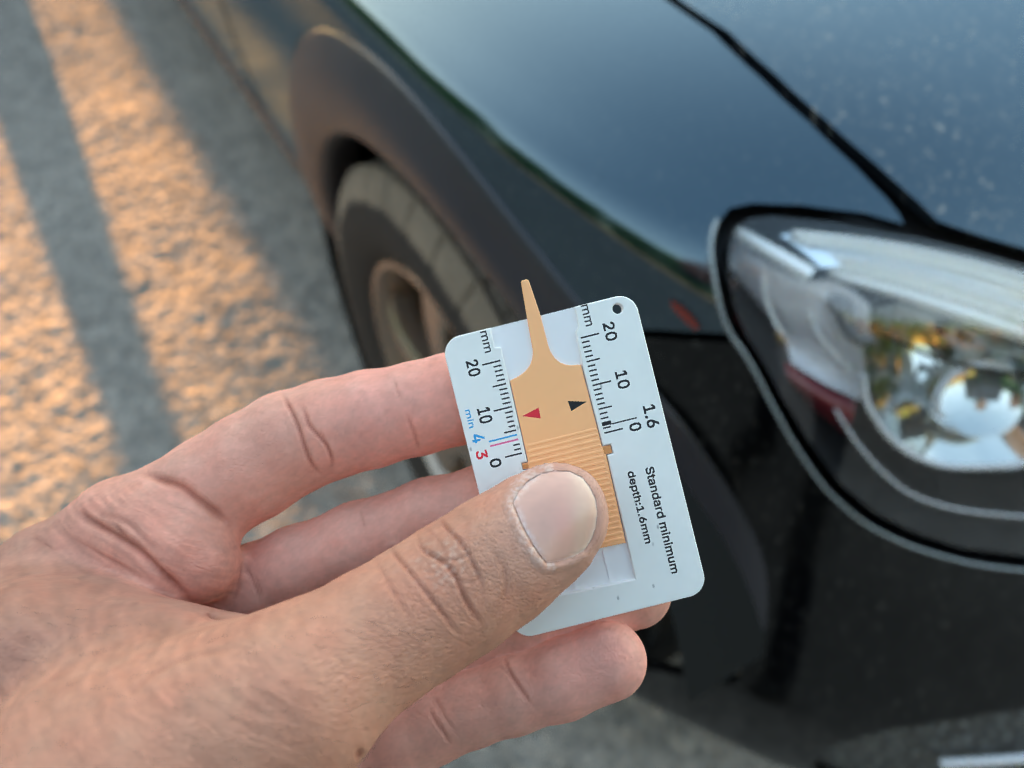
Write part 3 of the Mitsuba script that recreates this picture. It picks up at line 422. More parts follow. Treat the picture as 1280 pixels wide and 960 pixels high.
# headlight
LP = CAR + '__headlight'
labels[LP] = {'label': 'clear teardrop headlight with bright chrome inside'}
obj('lens', panel(lens_poly, off=-.001, skirt=0), LENS, LP, smooth=True)
def at(s, t, depth=0.):
    n = normal(np.atleast_1d(s), np.atleast_1d(t)); return skin(np.atleast_1d(s), np.atleast_1d(t)) - np.atleast_1d(depth)[:, None] * n
LAMP={'bars': [[[[0.2766,0.122,0.8442],[0.3057,0.1546,0.8452],[0.337,0.1883,0.8426],[0.368,0.2202,0.8365],[0.4099,0.261,0.823]],[[0.2813,0.1196,0.8458],[0.3097,0.1511,0.8464],[0.3403,0.1838,0.8436],[0.3711,0.2153,0.8373],[0.4127,0.256,0.8237]],[[0.281,0.1244,0.841],[0.3093,0.1554,0.8412],[0.3398,0.1878,0.8381],[0.3712,0.2199,0.8315],[0.4134,0.2614,0.8172]]],[[[0.2803,0.125,0.8404],[0.3087,0.1562,0.8407],[0.3393,0.1887,0.8376],[0.3707,0.2209,0.8309],[0.413,0.2625,0.8167]],[[0.2849,0.1227,0.842],[0.3126,0.1528,0.8419],[0.3425,0.1843,0.8386],[0.3738,0.2162,0.8317],[0.4158,0.2576,0.8173]],[[0.2846,0.1274,0.8371],[0.3123,0.1571,0.8367],[0.342,0.1883,0.8331],[0.3739,0.2207,0.8258],[0.4165,0.263,0.8107]]],[[[0.2839,0.1281,0.8365],[0.3117,0.1579,0.8361],[0.3415,0.1892,0.8325],[0.3734,0.2217,0.8252],[0.4161,0.2641,0.8101]],[[0.2889,0.1258,0.8379],[0.3158,0.1545,0.8371],[0.3449,0.1847,0.8333],[0.3767,0.2169,0.8257],[0.4192,0.2592,0.8104]],[[0.2891,0.1307,0.8328],[0.3159,0.1588,0.8316],[0.3448,0.1886,0.8274],[0.3771,0.2214,0.8193],[0.4202,0.2647,0.8032]]],[[[0.2884,0.1314,0.8323],[0.3153,0.1596,0.8311],[0.3443,0.1895,0.8269],[0.3767,0.2224,0.8188],[0.4198,0.2658,0.8027]],[[0.2932,0.1291,0.8336],[0.3194,0.1562,0.832],[0.3477,0.1851,0.8275],[0.3799,0.2177,0.8192],[0.4228,0.261,0.8029]],[[0.2935,0.1341,0.8285],[0.3195,0.1606,0.8264],[0.3476,0.189,0.8215],[0.3804,0.2223,0.8126],[0.4239,0.2666,0.7955]]],[[[0.2928,0.1347,0.8279],[0.319,0.1614,0.8259],[0.3471,0.1899,0.821],[0.38,0.2232,0.8121],[0.4236,0.2677,0.795]],[[0.2977,0.1326,0.8292],[0.3231,0.1581,0.8267],[0.3504,0.1855,0.8216],[0.3832,0.2186,0.8124],[0.4266,0.2629,0.795]],[[0.2981,0.1376,0.824],[0.3233,0.1625,0.821],[0.3504,0.1894,0.8154],[0.3837,0.2232,0.8056],[0.4278,0.2687,0.7873]]],[[[0.2981,0.1384,0.8232],[0.3232,0.1632,0.8201],[0.3503,0.1901,0.8145],[0.3838,0.224,0.8046],[0.4279,0.2697,0.7861]],[[0.3049,0.1368,0.8234],[0.329,0.1599,0.8197],[0.355,0.1852,0.8135],[0.3884,0.219,0.8029],[0.4325,0.2648,0.7838]],[[0.3074,0.1425,0.8171],[0.331,0.1643,0.8125],[0.3564,0.1885,0.8055],[0.3905,0.2233,0.7939],[0.4354,0.2708,0.7734]]]],'white_bar': [[[0.2549,0.1005,0.841],[0.2795,0.1125,0.8362],[0.3006,0.1236,0.8307]],[[0.2577,0.0955,0.8413],[0.2812,0.106,0.8358],[0.3032,0.117,0.8294]],[[0.256,0.0959,0.8363],[0.2789,0.1054,0.8306],[0.3016,0.1169,0.8237]]],'blue_plate': [[[0.2729,0.1177,0.8391],[0.2862,0.1227,0.8354],[0.3009,0.1275,0.8299]],[[0.276,0.1239,0.8406],[0.2896,0.1315,0.8378],[0.3072,0.1376,0.8314]]],'satin': [[[0.2494,0.105,0.8266],[0.2667,0.1097,0.8216],[0.2816,0.1171,0.8178],[0.2962,0.1265,0.8143],[0.3023,0.1378,0.8166],[0.313,0.1452,0.8136],[0.3268,0.1512,0.8066]],[[0.2507,0.1047,0.812],[0.269,0.1085,0.8039],[0.2838,0.1156,0.7972],[0.2995,0.1265,0.7922],[0.3107,0.1369,0.7908],[0.3227,0.1483,0.7883],[0.3335,0.1556,0.7817]],[[0.2569,0.1052,0.7959],[0.2731,0.112,0.7806],[0.2899,0.1213,0.7703],[0.3064,0.1325,0.7654],[0.3194,0.1432,0.7639],[0.3309,0.1529,0.7599],[0.3395,0.1604,0.7561]],[[0.2718,0.1004,0.7867],[0.285,0.1065,0.7736],[0.2999,0.1147,0.7628],[0.317,0.1259,0.7539],[0.3326,0.1374,0.7465],[0.3418,0.1449,0.7432],[0.3495,0.1515,0.7404]]],'red': [[[0.2752,0.0959,0.7896],[0.2885,0.1021,0.7775],[0.3032,0.1102,0.7668],[0.3203,0.1214,0.7574],[0.3357,0.1327,0.7501],[0.3511,0.1454,0.7435]],[[0.2828,0.0909,0.7886],[0.297,0.0973,0.7728],[0.3127,0.1062,0.7611],[0.3295,0.1174,0.7521],[0.3438,0.1279,0.7442],[0.3577,0.1386,0.7339]],[[0.2833,0.0984,0.7733],[0.2962,0.1044,0.7571],[0.3129,0.114,0.7445],[0.3315,0.1263,0.7319],[0.3449,0.136,0.7228],[0.356,0.1443,0.7127]]],'bowl': [[[0.3289,0.1502,0.804],[0.3357,0.1677,0.8093],[0.3536,0.1879,0.8062],[0.3797,0.2128,0.7968],[0.4052,0.2348,0.7832],[0.4272,0.2485,0.7628],[0.4407,0.249,0.7358],[0.4359,0.232,0.715],[0.4213,0.2094,0.7057],[0.4052,0.1892,0.706],[0.3891,0.1722,0.7134],[0.3736,0.1587,0.728],[0.3581,0.1486,0.7515],[0.3419,0.1443,0.7808]],[[0.333,0.1873,0.7706],[0.3385,0.2003,0.7752],[0.352,0.2165,0.7723],[0.372,0.237,0.7641],[0.3914,0.2552,0.7524],[0.4081,0.2671,0.7354],[0.4179,0.2685,0.7134],[0.4137,0.2563,0.6966],[0.4024,0.2388,0.6897],[0.3901,0.223,0.6902],[0.378,0.2096,0.6964],[0.3663,0.1986,0.708],[0.3545,0.1899,0.7266],[0.3424,0.1848,0.7507]],[[0.3443,0.2177,0.7436],[0.3478,0.2251,0.747],[0.356,0.2353,0.745],[0.368,0.2484,0.7393],[0.3797,0.2601,0.7317],[0.3896,0.2678,0.7208],[0.3952,0.269,0.707],[0.3925,0.2616,0.697],[0.3856,0.2511,0.693],[0.3783,0.2416,0.6935],[0.3712,0.2334,0.6973],[0.3643,0.2266,0.7043],[0.3572,0.2211,0.7155],[0.3499,0.2174,0.7305]],[[0.3604,0.2403,0.724],[0.3615,0.2423,0.7251],[0.3639,0.2454,0.7245],[0.3674,0.2493,0.7228],[0.3707,0.2528,0.7204],[0.3736,0.2551,0.7171],[0.3751,0.2554,0.7132],[0.3743,0.2532,0.7104],[0.3723,0.2501,0.7094],[0.3703,0.2474,0.7095],[0.3682,0.2451,0.7106],[0.3663,0.2432,0.7125],[0.3642,0.2416,0.7157],[0.362,0.2405,0.72]]],'ball': [[0.3951,0.2211,0.7388]],'ring_in': [[0.3495,0.1409,0.7712],[0.3574,0.1429,0.7543],[0.3671,0.149,0.7402],[0.3764,0.1559,0.7288],[0.3928,0.1707,0.7154],[0.4071,0.1863,0.7106],[0.4209,0.2043,0.7137],[0.4355,0.227,0.722],[0.4412,0.2463,0.7426]],'ring_out': [[0.3488,0.1295,0.7436],[0.3592,0.1363,0.7292],[0.3762,0.1488,0.7079],[0.3892,0.1595,0.6941],[0.4019,0.1712,0.6827],[0.4214,0.1923,0.6739],[0.4377,0.2125,0.6717],[0.4566,0.2385,0.6717],[0.4773,0.2715,0.68]],'arc1': [[0.273,0.1134,0.8129],[0.2817,0.1093,0.8033],[0.2903,0.1097,0.7928],[0.3015,0.1141,0.7799]],'arc2': [[0.2948,0.1347,0.804],[0.3026,0.1311,0.794],[0.3113,0.1324,0.7835],[0.3249,0.1396,0.7711],[0.3358,0.1469,0.7619]],'blob': [[[0.3078,0.1365,0.8067],[0.3105,0.1442,0.8094],[0.3186,0.1485,0.8058],[0.3223,0.1457,0.8006],[0.319,0.1391,0.7983],[0.3134,0.1354,0.8009]]],'slot': [[0.3192,0.1389,0.8014],[0.3264,0.1402,0.7943],[0.3346,0.1452,0.789],[0.3385,0.1514,0.7907]],'divider': [[0.3232,0.1616,0.7862],[0.3409,0.1758,0.7776],[0.3609,0.195,0.769],[0.3815,0.2194,0.7634],[0.4025,0.2492,0.7606]],'edge': [[0.3125,0.1294,0.829],[0.3369,0.1515,0.8241],[0.3615,0.1747,0.8176],[0.3945,0.2078,0.8067],[0.4379,0.2528,0.7875]]}

BOWL = simple('bowl_chrome', (.62, .64, .62), .06, .5, 1.)
def loft(rows, dens=6):
    R = []
    for r in rows:
        r = np.array(r); t = np.linspace(0, 1, len(r)); R.append(PchipInterpolator(t, r, axis=0)(np.linspace(0, 1, (len(r) - 1) * dens + 1)) if len(r) > 2 else np.stack([np.interp(np.linspace(0, 1, dens + 1), t, r[:, i]) for i in range(3)], 1))
    R = np.array(R); t = np.linspace(0, 1, len(R)); return PchipInterpolator(t, R, axis=0)(np.linspace(0, 1, (len(R) - 1) * dens + 1)) if len(R) > 2 else np.stack([R[0] * (1 - u) + R[1] * u for u in np.linspace(0, 1, dens + 1)])
def thick(rows, d=.002, dens=6):
    """a lofted sheet given real thickness"""
    G = loft(rows, dens); m = grid_mesh(G); n = np.array(m.vertex_normals); n *= np.sign(((EYE - m.vertices) * n).sum(1).mean()); g2 = (np.array(m.vertices) - n * d).reshape(G.shape)
    ring = lambda A: np.vstack([A[0], A[1:, -1], A[-1, -2::-1], A[-2:0:-1, 0]])
    return cat([m, grid_mesh(g2), grid_mesh(np.stack([ring(G), ring(g2)], 1), (True, False))])
def line(p, r, n=8):
    p = np.array(p); t = np.r_[0, np.cumsum(np.linalg.norm(np.diff(p, axis=0), axis=1))]; return tube(PchipInterpolator(t, p, axis=0)(np.linspace(0, t[-1], 40)), r, n)
lens_wide = lens_poly.buffer(.02)
obj('housing', panel(lens_wide, off=-.105, skirt=0), BLACK, LP, smooth=True)
def rim_wall():
    r = np.array(shapely.segmentize((lens_wide if lens_wide.geom_type == 'Polygon' else max(lens_wide.geoms, key=lambda g: g.area)).exterior, .05).coords)[:-1]; n = normal(r[:, 0], r[:, 1]); x = skin(r[:, 0], r[:, 1]); return grid_mesh(np.stack([x - .004 * n, x - .05 * n, x - .105 * n], 1), (True, False))
obj('housing_wall', rim_wall(), BLACK, LP)
for i, b_ in enumerate(LAMP['bars']): obj('light_bar', thick(b_), (SATINW, STREAK, CHROME)[i % 3] if i < 5 else SATINW, LP, smooth=50)  # white bases stand in for sky glare on the chrome bars
obj('side_bar', thick(LAMP['white_bar']), SATINW, LP, smooth=50)
obj('side_plate', thick(LAMP['blue_plate']), CHROME, LP)
obj('inner_bezel', thick(LAMP['satin']), SATIN, LP, smooth=60)
for q in ('arc1', 'arc2'): obj('bezel_ridge', line(LAMP[q], .0014), SATINW, LP, smooth=True)
obj('red_reflector', thick(LAMP['red']), RED, LP, smooth=60, label='dark red reflector inside the headlight')
r0 = np.array(LAMP['bowl'][0]); r0 = np.vstack([r0, r0[:1]]); c0 = r0.mean(0); dp = np.array([-.052, .024, .004]); bw = [c0 + (r0 - c0) * k_ + dp * (1 - k_ * k_) for k_ in (1, .85, .68, .5, .32, .15, .02)]
obj('reflector_bowl', grid_mesh(loft(bw, 5)), BOWL, LP, smooth=True)
bc = np.array(LAMP['ball'][0]) - [.004, 0, 0]; ball = trimesh.creation.icosphere(4, .024); ball.apply_translation(bc); obj('projector_lens', ball, GLASSB, LP, smooth=True)
ax = normal(np.array([11.6]), np.array([6.6]))[0]
def ringo(c, a, R, r, n=48):
    u = np.cross(a, [0, 0, 1.]); u /= np.linalg.norm(u); w = np.cross(a, u); t = np.linspace(0, 2 * math.pi, n + 1); return tube(c + R * (np.cos(t)[:, None] * u + np.sin(t)[:, None] * w), r, 8)
obj('lens_holder', ringo(bc - ax * .008, ax, .0245, .003), SATIN, LP, smooth=True)
obj('bowl_rim', line(LAMP['ring_in'], .0022), SATIN, LP, smooth=True); obj('bezel_rim', line(LAMP['ring_out'], .0013), SATIN, LP, smooth=True)
bl_ = np.array(LAMP['blob'][0]); c_ = bl_.mean(0); obj('adjuster', grid_mesh(np.array([np.vstack([bl_, bl_[:1]]), np.vstack([bl_, bl_[:1]]) * .5 + c_ * .5 + ax * .004, np.vstack([bl_, bl_[:1]]) * 0 + c_ + ax * .005])), GREY, LP, smooth=True)
obj('wire', line(LAMP['slot'], .004), GREY, LP, smooth=True); obj('divider', line(LAMP['divider'], .0015), BLACK, LP, smooth=True)


# ------------------------------------------------------------------ tread depth gauge (mm: u across, v down, w out of the face)
GA = math.radians(14.0); GS = 965 / 172.
GO = np.array([(551 - 640) / GS, (480 - 425) / GS, 0.]); GU = np.array([math.cos(GA), math.sin(GA), 0]); GV = np.array([math.sin(GA), -math.cos(GA), 0]); GW = np.array([0, 0, 1.])
def gm(m):
    v = np.array(m.vertices); P = GO + v[:, :1] * GU + v[:, 1:2] * GV + v[:, 2:3] * GW
    return tm(hw(P), np.array(m.faces)[:, ::-1])     # (u,v,w) is left-handed
def _inset(r, b):
    r = np.asarray(r, float); e = np.roll(r, -1, 0) - r; e /= np.linalg.norm(e, axis=1, keepdims=True); n = np.stack([-e[:, 1], e[:, 0]], 1); n0 = np.roll(n, 1, 0)
    m = n + n0; m /= np.maximum((m * n).sum(1, keepdims=True), .35); return r + m * b
def slab(poly, w0, w1, bev=0.):
    """plate between w0 and w1, upper edge bevelled"""
    out = []
    for P in getattr(poly, 'geoms', [poly]):
        P = shapely.geometry.polygon.orient(P.simplify(.004)); rings = [np.array(r.coords)[:-1] for r in [P.exterior, *P.interiors]]
        ins = [_inset(r, bev) for r in rings] if bev else rings
        Q = Polygon(ins[0], ins[1:])
        for poly_, z, up in ((Q, w1, 1), (P, w0, -1)):
            v2, f2 = trimesh.creation.triangulate_polygon(poly_, engine='earcut'); v = np.column_stack([v2, np.full(len(v2), z)])
            c = np.cross(v2[f2[:, 1]] - v2[f2[:, 0]], v2[f2[:, 2]] - v2[f2[:, 0]]); f2 = np.array(f2); bad = c * up < 0; f2[bad] = f2[bad][:, ::-1]; out.append(tm(v, f2))
        for r, q in zip(rings, ins):
            lev = [(r, w0), (r, w1 - bev), (q, w1)] if bev else [(r, w0), (r, w1)]
            out.append(grid_mesh(np.stack([np.column_stack([x, np.full(len(x), z)]) for x, z in lev], 1), (True, False)))
    m = cat(out); return m
GAUGE = thing('tread_depth_gauge', 'white plastic tyre tread depth gauge with orange slider, held between thumb and fingers', 'tread depth gauge')
outline = sbox(4.2, 4.2, 44.3 - 4.2, 69.0 - 4.2).buffer(4.2, quad_segs=10)
hole = Point(39.95, 2.75).buffer(1.15, quad_segs=8)
slot = Polygon([(11.4, -1), (11.3, 4.5), (12.6, 4.75), (12.55, 12), (12.1, 31.0), (10.7, 31.0), (10.7, 32.6), (11.7, 32.7), (11.7, 61.6), (29.2, 62.2), (29.75, 33.9), (31.15, 33.8), (31.15, 31.7), (29.35, 31.6), (29.25, 13), (29.6, 5.4), (30.5, 4.6), (30.9, -1)])
obj('frame', gm(slab(outline.difference(hole).difference(slot), -1.1, 0., .22)), WHITE, GAUGE, smooth=35)
obj('back_plate', gm(slab(outline.difference(hole), -2.5, -1.1)), WHITE2, GAUGE)
obj('rail', gm(slab(sbox(15.5, 54.5, 15.9, 61.4), -1.1, -.75)), WHITE2, GAUGE); obj('rail', gm(slab(sbox(23.6, 54.5, 24.0, 61.6), -1.1, -.75)), WHITE2, GAUGE)
def curve(p0, p1, p2, n=10):
    t = np.linspace(0, 1, n)[:, None]; return ((1 - t) ** 2 * np.array(p0) + 2 * t * (1 - t) * np.array(p1) + t * t * np.array(p2)).tolist()
body = [(12.75, 12.6)] + curve((13.2, 12.4), (18.6, 11.6), (19.35, 7.2)) + [(19.9, -.8), (20.45, -8.2), (20.75, -8.55), (21.9, -8.55), (22.25, -8.2), (22.85, -.8)] + curve((22.95, 7.2), (23.4, 12.3), (28.2, 12.7)) + [(29.0, 12.9), (29.15, 31.8), (31.0, 31.9), (31.0, 33.6), (29.6, 33.7), (29.1, 53.9), (12.0, 53.2), (12.0, 32.5), (10.85, 32.4), (10.85, 31.2), (12.3, 31.2)]
SL = obj('slider', gm(slab(Polygon(body).buffer(0), -1.05, -.30, .12)), ORANGE, GAUGE, smooth=35)
for i in range(21):
    v = 27.3 + i * 1.25
    obj('grip_rib', gm(slab(sbox(12.7 if v < 31 else 12.3, v, 28.9, v + .62), -.31, -.02, .12)), ORANGE, SL)
obj('tab', gm(slab(sbox(29.25, 31.85, 30.9, 33.5), -.29, -.1, .1)), ORANGE2, SL); obj('tab', gm(slab(sbox(10.95, 31.3, 12.2, 32.3), -.29, -.1, .1)), ORANGE2, SL)
obj('arrow', gm(slab(Polygon([(13.5, 20.85), (17.5, 19.9), (17.4, 22.35)]), -.30, -.27)), INKR, SL, label='red pointer arrow')
obj('arrow', gm(slab(Polygon([(28.3, 21.2), (24.2, 20.05), (24.4, 22.4)]), -.30, -.27)), INK, SL, label='black pointer arrow')
def word(text, u0, u1, v0, v1, m, name='lettering', bold=True, w=0.03):
    """text turned to read down the gauge, filling u0..u1 (foot to head) and v0..v1"""
    a = meshkit.text_mesh(text, 1., .03); v = np.array(a.vertices); lo, hi = v.min(0), v.max(0)
    q = (v - lo) / (hi - lo); P = np.stack([u0 + q[:, 1] * (u1 - u0), v0 + q[:, 0] * (v1 - v0), q[:, 2] * w + .002], 1)
    fw = np.array(a.faces)[:, ::-1]; e = .15 if bold and v1 - v0 < 6 else .13 if bold else .06
    obj(name, gm(cat([tm(P + [du, dv, .004 * j], fw) for j, (du, dv) in enumerate(((0, 0), (e, 0), (0, e), (e, e)))])), m, GAUGE, smooth=False)
word('Standard minimum', 37.2, 39.1, 38.7, 62.9, INK); word('depth:1.6mm', 32.75, 34.75, 38.6, 55.0, INK)
word('mm', 8.85, 10.25, .35, 5.2, INK, bold=False); word('mm', 32.1, 33.55, .1, 4.9, INK, bold=False)
word('20', 4.15, 6.75, 6.0, 9.5, INK); word('10', 4.0, 6.8, 16.9, 20.25, INK); word('0', 3.95, 6.35, 28.55, 30.35, INK)
word('min', 1.4, 2.75, 16.5, 20.6, INKB, bold=False); word('4', 1.35, 4.05, 22.2, 24.1, INKB); word('3', 1.4, 3.8, 26.0, 27.8, INKR)
word('20', 35.75, 38.25, 5.2, 9.2, INK); word('10', 35.8, 38.4, 16.35, 20.2, INK); word('1.6', 40.0, 42.6, 25.2, 30.2, INK); word('0', 36.05, 38.6, 28.35, 30.0, INK)
def tick(u0, u1, v, m=INK, h=.36, name='scale_mark'): obj(name, gm(slab(sbox(min(u0, u1), v - h / 2, max(u0, u1), v + h / 2), .002, .03)), m, GAUGE, smooth=False)
for i in range(21):
    if i == 2: continue
    v = 28.95 - i * 1.092; tick(30.35, 34.6 if i % 10 == 0 else 33.4 if i % 5 == 0 else 32.1, v)
tick(32.45, 38.2, 27.35, h=.30); tick(30.3, 32.4, 26.95, h=.9)
for i in range(21):
    v = 28.8 - i * 1.058
    if i == 4: tick(11.4, 4.9, v, INKB)
    elif i == 3: tick(11.4, 4.9, v, INKP)
    else: tick(11.75 if i > 8 else 11.45, 7.6 if i % 10 == 0 else 8.7 if i % 5 == 0 else 9.95, v)

# ------------------------------------------------------------------ person: the hand
PERSON = thing('person', 'left hand reaching in from the left, thumb and fingers pinching the white gauge', 'person')

def _cones(P, A, B, ra, rb, zs=1.):
    P = P * [1, 1, zs]; A = A * [1, 1, zs]; B = B * [1, 1, zs]
    ab = B - A; t = np.clip(((P - A) @ ab) / max(ab @ ab, 1e-9), 0, 1)
    d = P - A; q = d - t[:, None] * ab
    return (np.sqrt((q * q).sum(1)) - (ra + (rb - ra) * t)) / (.5 + .5 * zs)
def smin(a, b, k):
    h = np.clip(.5 + .5 * (b - a) / k, 0, 1); return b * (1 - h) + a * h - k * h * (1 - h)
def chain_sdf(P, ch, zs=1., k=2.5):
    c = np.array(ch, float); d = None
    for a, b in zip(c[:-1], c[1:]):
        e = _cones(P, a[:3], b[:3], a[3], b[3], zs); d = e if d is None else smin(d, e, k)
    return d
def hand_sdf(P):
    P = np.asarray(P, float); palm = None
    for a, b in CONES:
        e = _cones(P, np.array(a[:3]), np.array(b[:3]), a[3], b[3]); palm = e if palm is None else smin(palm, e, 7.)
    palm = smin(palm, chain_sdf(P, HAND['palm']), 2.2)
    th = chain_sdf(P, HAND['thumb'], 1.12)
    D = {k: chain_sdf(P, HAND[k]) for k in ('index', 'middle', 'ring', 'little')}
    out = smin(th, palm, 7.)
    for k, e in D.items(): out = np.minimum(out, smin(e, palm, {'index': 5., 'middle': 3., 'ring': 3., 'little': 5.}[k]))
    return out, th, D, palm

def surface_nets(f, lo, hi, h, coarse=4):
    n = np.ceil((np.array(hi) - lo) / (h * coarse)).astype(int) * coarse + 1
    nc = (n - 1) // coarse + 1
    g = np.stack(np.meshgrid(*[lo[i] + np.arange(nc[i]) * h * coarse for i in range(3)], indexing='ij'), -1)
    dc = f(g.reshape(-1, 3)).reshape(nc).astype(np.float32)
    d = np.empty(n, np.float32)
    # nearest coarse value gives the sign far away; recompute near the surface
    idx = [np.minimum((np.arange(n[i]) + coarse // 2) // coarse, nc[i] - 1) for i in range(3)]
    d[:] = dc[np.ix_(*idx)]
    near = np.abs(d) < h * coarse * 1.3
    w = np.nonzero(near.ravel())[0]; ijk = np.stack(np.unravel_index(w, n), 1)
    vals = np.concatenate([f(np.array(lo) + c * h) for c in np.array_split(ijk, max(1, len(ijk) // 400000))])
    d.ravel()[w] = vals
    ins = d < 0; s = ins[:-1, :-1, :-1].astype(np.int8) * 0
    cs = [(a, b, c) for a in (0, 1) for b in (0, 1) for c in (0, 1)]
    sl = lambda a: slice(a, -1 if a == 0 else None)
    for a, b, c in cs: s = s + ins[sl(a), sl(b), sl(c)]
    act = (s > 0) & (s < 8); ci = np.argwhere(act); vid = np.full(act.shape, -1, np.int64); vid[act] = np.arange(len(ci))
    acc = np.zeros((len(ci), 3)); cnt = np.zeros(len(ci))
    for ax in range(3):
        for p in range(4):
            o = [0, 0, 0]; oth = [i for i in range(3) if i != ax]; o[oth[0]], o[oth[1]] = p & 1, p >> 1
            a = ci + o; b = a.copy(); b[:, ax] += 1
            da, db = d[tuple(a.T)], d[tuple(b.T)]; m = (da < 0) != (db < 0); t = da[m] / (da[m] - db[m])
            q = a[m].astype(float); q[:, ax] += t; acc[m] += q; cnt[m] += 1
    V = np.array(lo) + acc / cnt[:, None] * h; Fq = []
    for ax in range(3):
        o1, o2 = [i for i in range(3) if i != ax]
        A = [slice(None)] * 3; Bs = [slice(None)] * 3; A[ax] = slice(0, -1); Bs[ax] = slice(1, None)
        ch = ins[tuple(A)] != ins[tuple(Bs)]; e = np.argwhere(ch); e = e[(e[:, o1] > 0) & (e[:, o2] > 0) & (e[:, o1] < n[o1] - 1) & (e[:, o2] < n[o2] - 1)]
        inn = ins[tuple(e.T)]
        c = []
        for (p, q) in ((0, 0), (-1, 0), (-1, -1), (0, -1)):
            k = e.copy(); k[:, o1] += p; k[:, o2] += q; c.append(vid[tuple(k.T)])
        c = np.stack(c, 1); flip = inn if ax != 1 else ~inn; c[~flip] = c[~flip][:, ::-1]; Fq.append(c)
    Fq = np.vstack(Fq); Fq = Fq[(Fq >= 0).all(1)]
    return V, np.vstack([Fq[:, [0, 1, 2]], Fq[:, [0, 2, 3]]])
def smooth_mesh(V, F, it, lam=.5):
    n = len(V); e = np.vstack([F[:, [0, 1]], F[:, [1, 2]], F[:, [2, 0]]]); A = sparse.coo_matrix((np.ones(len(e)), (e[:, 0], e[:, 1])), (n, n)).tocsr(); A = ((A + A.T) > 0).astype(float)
    D = sparse.diags(1 / np.maximum(np.asarray(A.sum(1)).ravel(), 1)); L = D @ A
    for i in range(it): V = V + (lam if i % 2 == 0 else -lam * 1.03) * (L @ V - V)
    return V
def vnormals(V, F):
    n = np.zeros_like(V); c = np.cross(V[F[:, 1]] - V[F[:, 0]], V[F[:, 2]] - V[F[:, 0]])
    for k in range(3): np.add.at(n, F[:, k], c)
    return n / (np.linalg.norm(n, axis=1, keepdims=True) + 1e-20)
def densify(pl, step=.2):
    pl = np.asarray(pl, float); d = np.r_[0, np.cumsum(np.linalg.norm(np.diff(pl, axis=0), axis=1))]
    t = np.linspace(0, d[-1], max(4, int(d[-1] / step))); return (PchipInterpolator(d, pl, axis=0)(t) if len(pl) > 2 else np.stack([np.interp(t, d, pl[:, i]) for i in range(3)], 1)), t / d[-1]
def build_hand():
    V, F = surface_nets(lambda P: hand_sdf(P)[0], np.array([-172., -150., -52.]), np.array([40., 18., 82.]), .45)
    V = smooth_mesh(V, F, 14)
    n0 = vnormals(V, F); _, th, D, palm = hand_sdf(V)
    crease = np.zeros(len(V)); disp = np.zeros(len(V))
    for dep, w, pl in CREASES:
        q, t = densify(pl); d, i = cKDTree(q).query(V, distance_upper_bound=6.); ok = np.isfinite(d); tt = t[np.minimum(i, len(t) - 1)]
        fade = np.clip(np.minimum(tt, 1 - tt) / .22, .12, 1); g = np.where(ok, np.exp(-(np.where(ok, d, 9) / w) ** 2), 0) * fade
        lip = np.where(ok, np.exp(-((np.where(ok, d, 9) - 2.1 * w) / (1.2 * w)) ** 2), 0) * fade
        disp += -dep * .58 * g + dep * .12 * lip
        if dep > .9: disp -= dep * .55 * np.where(ok, np.exp(-(np.where(ok, d, 9) / 2.6) ** 2), 0) * fade
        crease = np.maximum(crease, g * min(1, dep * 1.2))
    # nail bed
    nl = np.array(NAIL); npoly = Polygon(nl[:, :2]); inn = (V[:, 2] > nl[:, 2].min() - 3) & (n0[:, 2] > 0.1)
    pts = shapely.points(V[:, :2]); dn = np.full(len(V), 9.); dn[inn] = shapely.distance(npoly.exterior, pts[inn]); isin = np.zeros(len(V), bool); isin[inn] = shapely.contains(npoly, pts[inn])
    nearn = np.where(isin, 0, dn)
    disp += np.where(isin, -1.0 * np.clip(dn / .8, 0, 1), .42 * np.exp(-((dn - 1.1) / .9) ** 2) * (dn < 5))
    groove = np.exp(-(dn / .35) ** 2); disp -= .3 * groove
    # bumpy dryness on the thumb's knuckle, veins and tendons
    disp += .22 * (meshkit.fbm(V * .16, 3, 3) - .5) + .10 * (meshkit.fbm(V * .7, 2, 8) - .5)
    uu, vv = V[:, 0] * .87 - V[:, 1] * .48, V[:, 0] * .48 + V[:, 1] * .87
    wr_ = meshkit.noise(np.column_stack([uu * .16 + 3 * meshkit.fbm(V * .05, 2, 7), vv * .95, V[:, 2] * .1]), 13); wr2 = meshkit.noise(np.column_stack([uu * .3, vv * 1.7, V[:, 2] * .2]), 17)
    webm = np.clip(1 - np.maximum(palm - 1, 0) / 4, 0, 1) * np.clip((-18 - V[:, 0]) / 22, 0, 1) * (n0[:, 2] > 0); disp += webm * (.22 * (wr_ - .5) + .10 * (wr2 - .5))
    V2 = V + n0 * disp[:, None]
    # colours
    k = lambda a: np.clip(1 - a / 2.5, 0, 1)
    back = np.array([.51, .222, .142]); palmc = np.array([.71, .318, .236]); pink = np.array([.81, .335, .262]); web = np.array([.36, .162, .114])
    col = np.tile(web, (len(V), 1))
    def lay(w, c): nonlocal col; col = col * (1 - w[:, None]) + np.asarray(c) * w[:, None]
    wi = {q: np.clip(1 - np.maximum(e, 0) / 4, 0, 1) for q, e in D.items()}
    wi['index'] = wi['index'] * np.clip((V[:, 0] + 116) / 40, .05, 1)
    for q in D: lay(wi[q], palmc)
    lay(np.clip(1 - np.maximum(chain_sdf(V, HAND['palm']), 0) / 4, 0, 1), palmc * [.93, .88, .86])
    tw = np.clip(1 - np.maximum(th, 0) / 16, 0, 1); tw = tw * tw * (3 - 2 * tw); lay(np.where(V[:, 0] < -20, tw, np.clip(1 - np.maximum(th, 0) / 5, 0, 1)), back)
    ix = np.array(HAND['index']); lay(wi['index'] * np.clip((V[:, 0] + 48) / 14, 0, 1) * .8, pink)
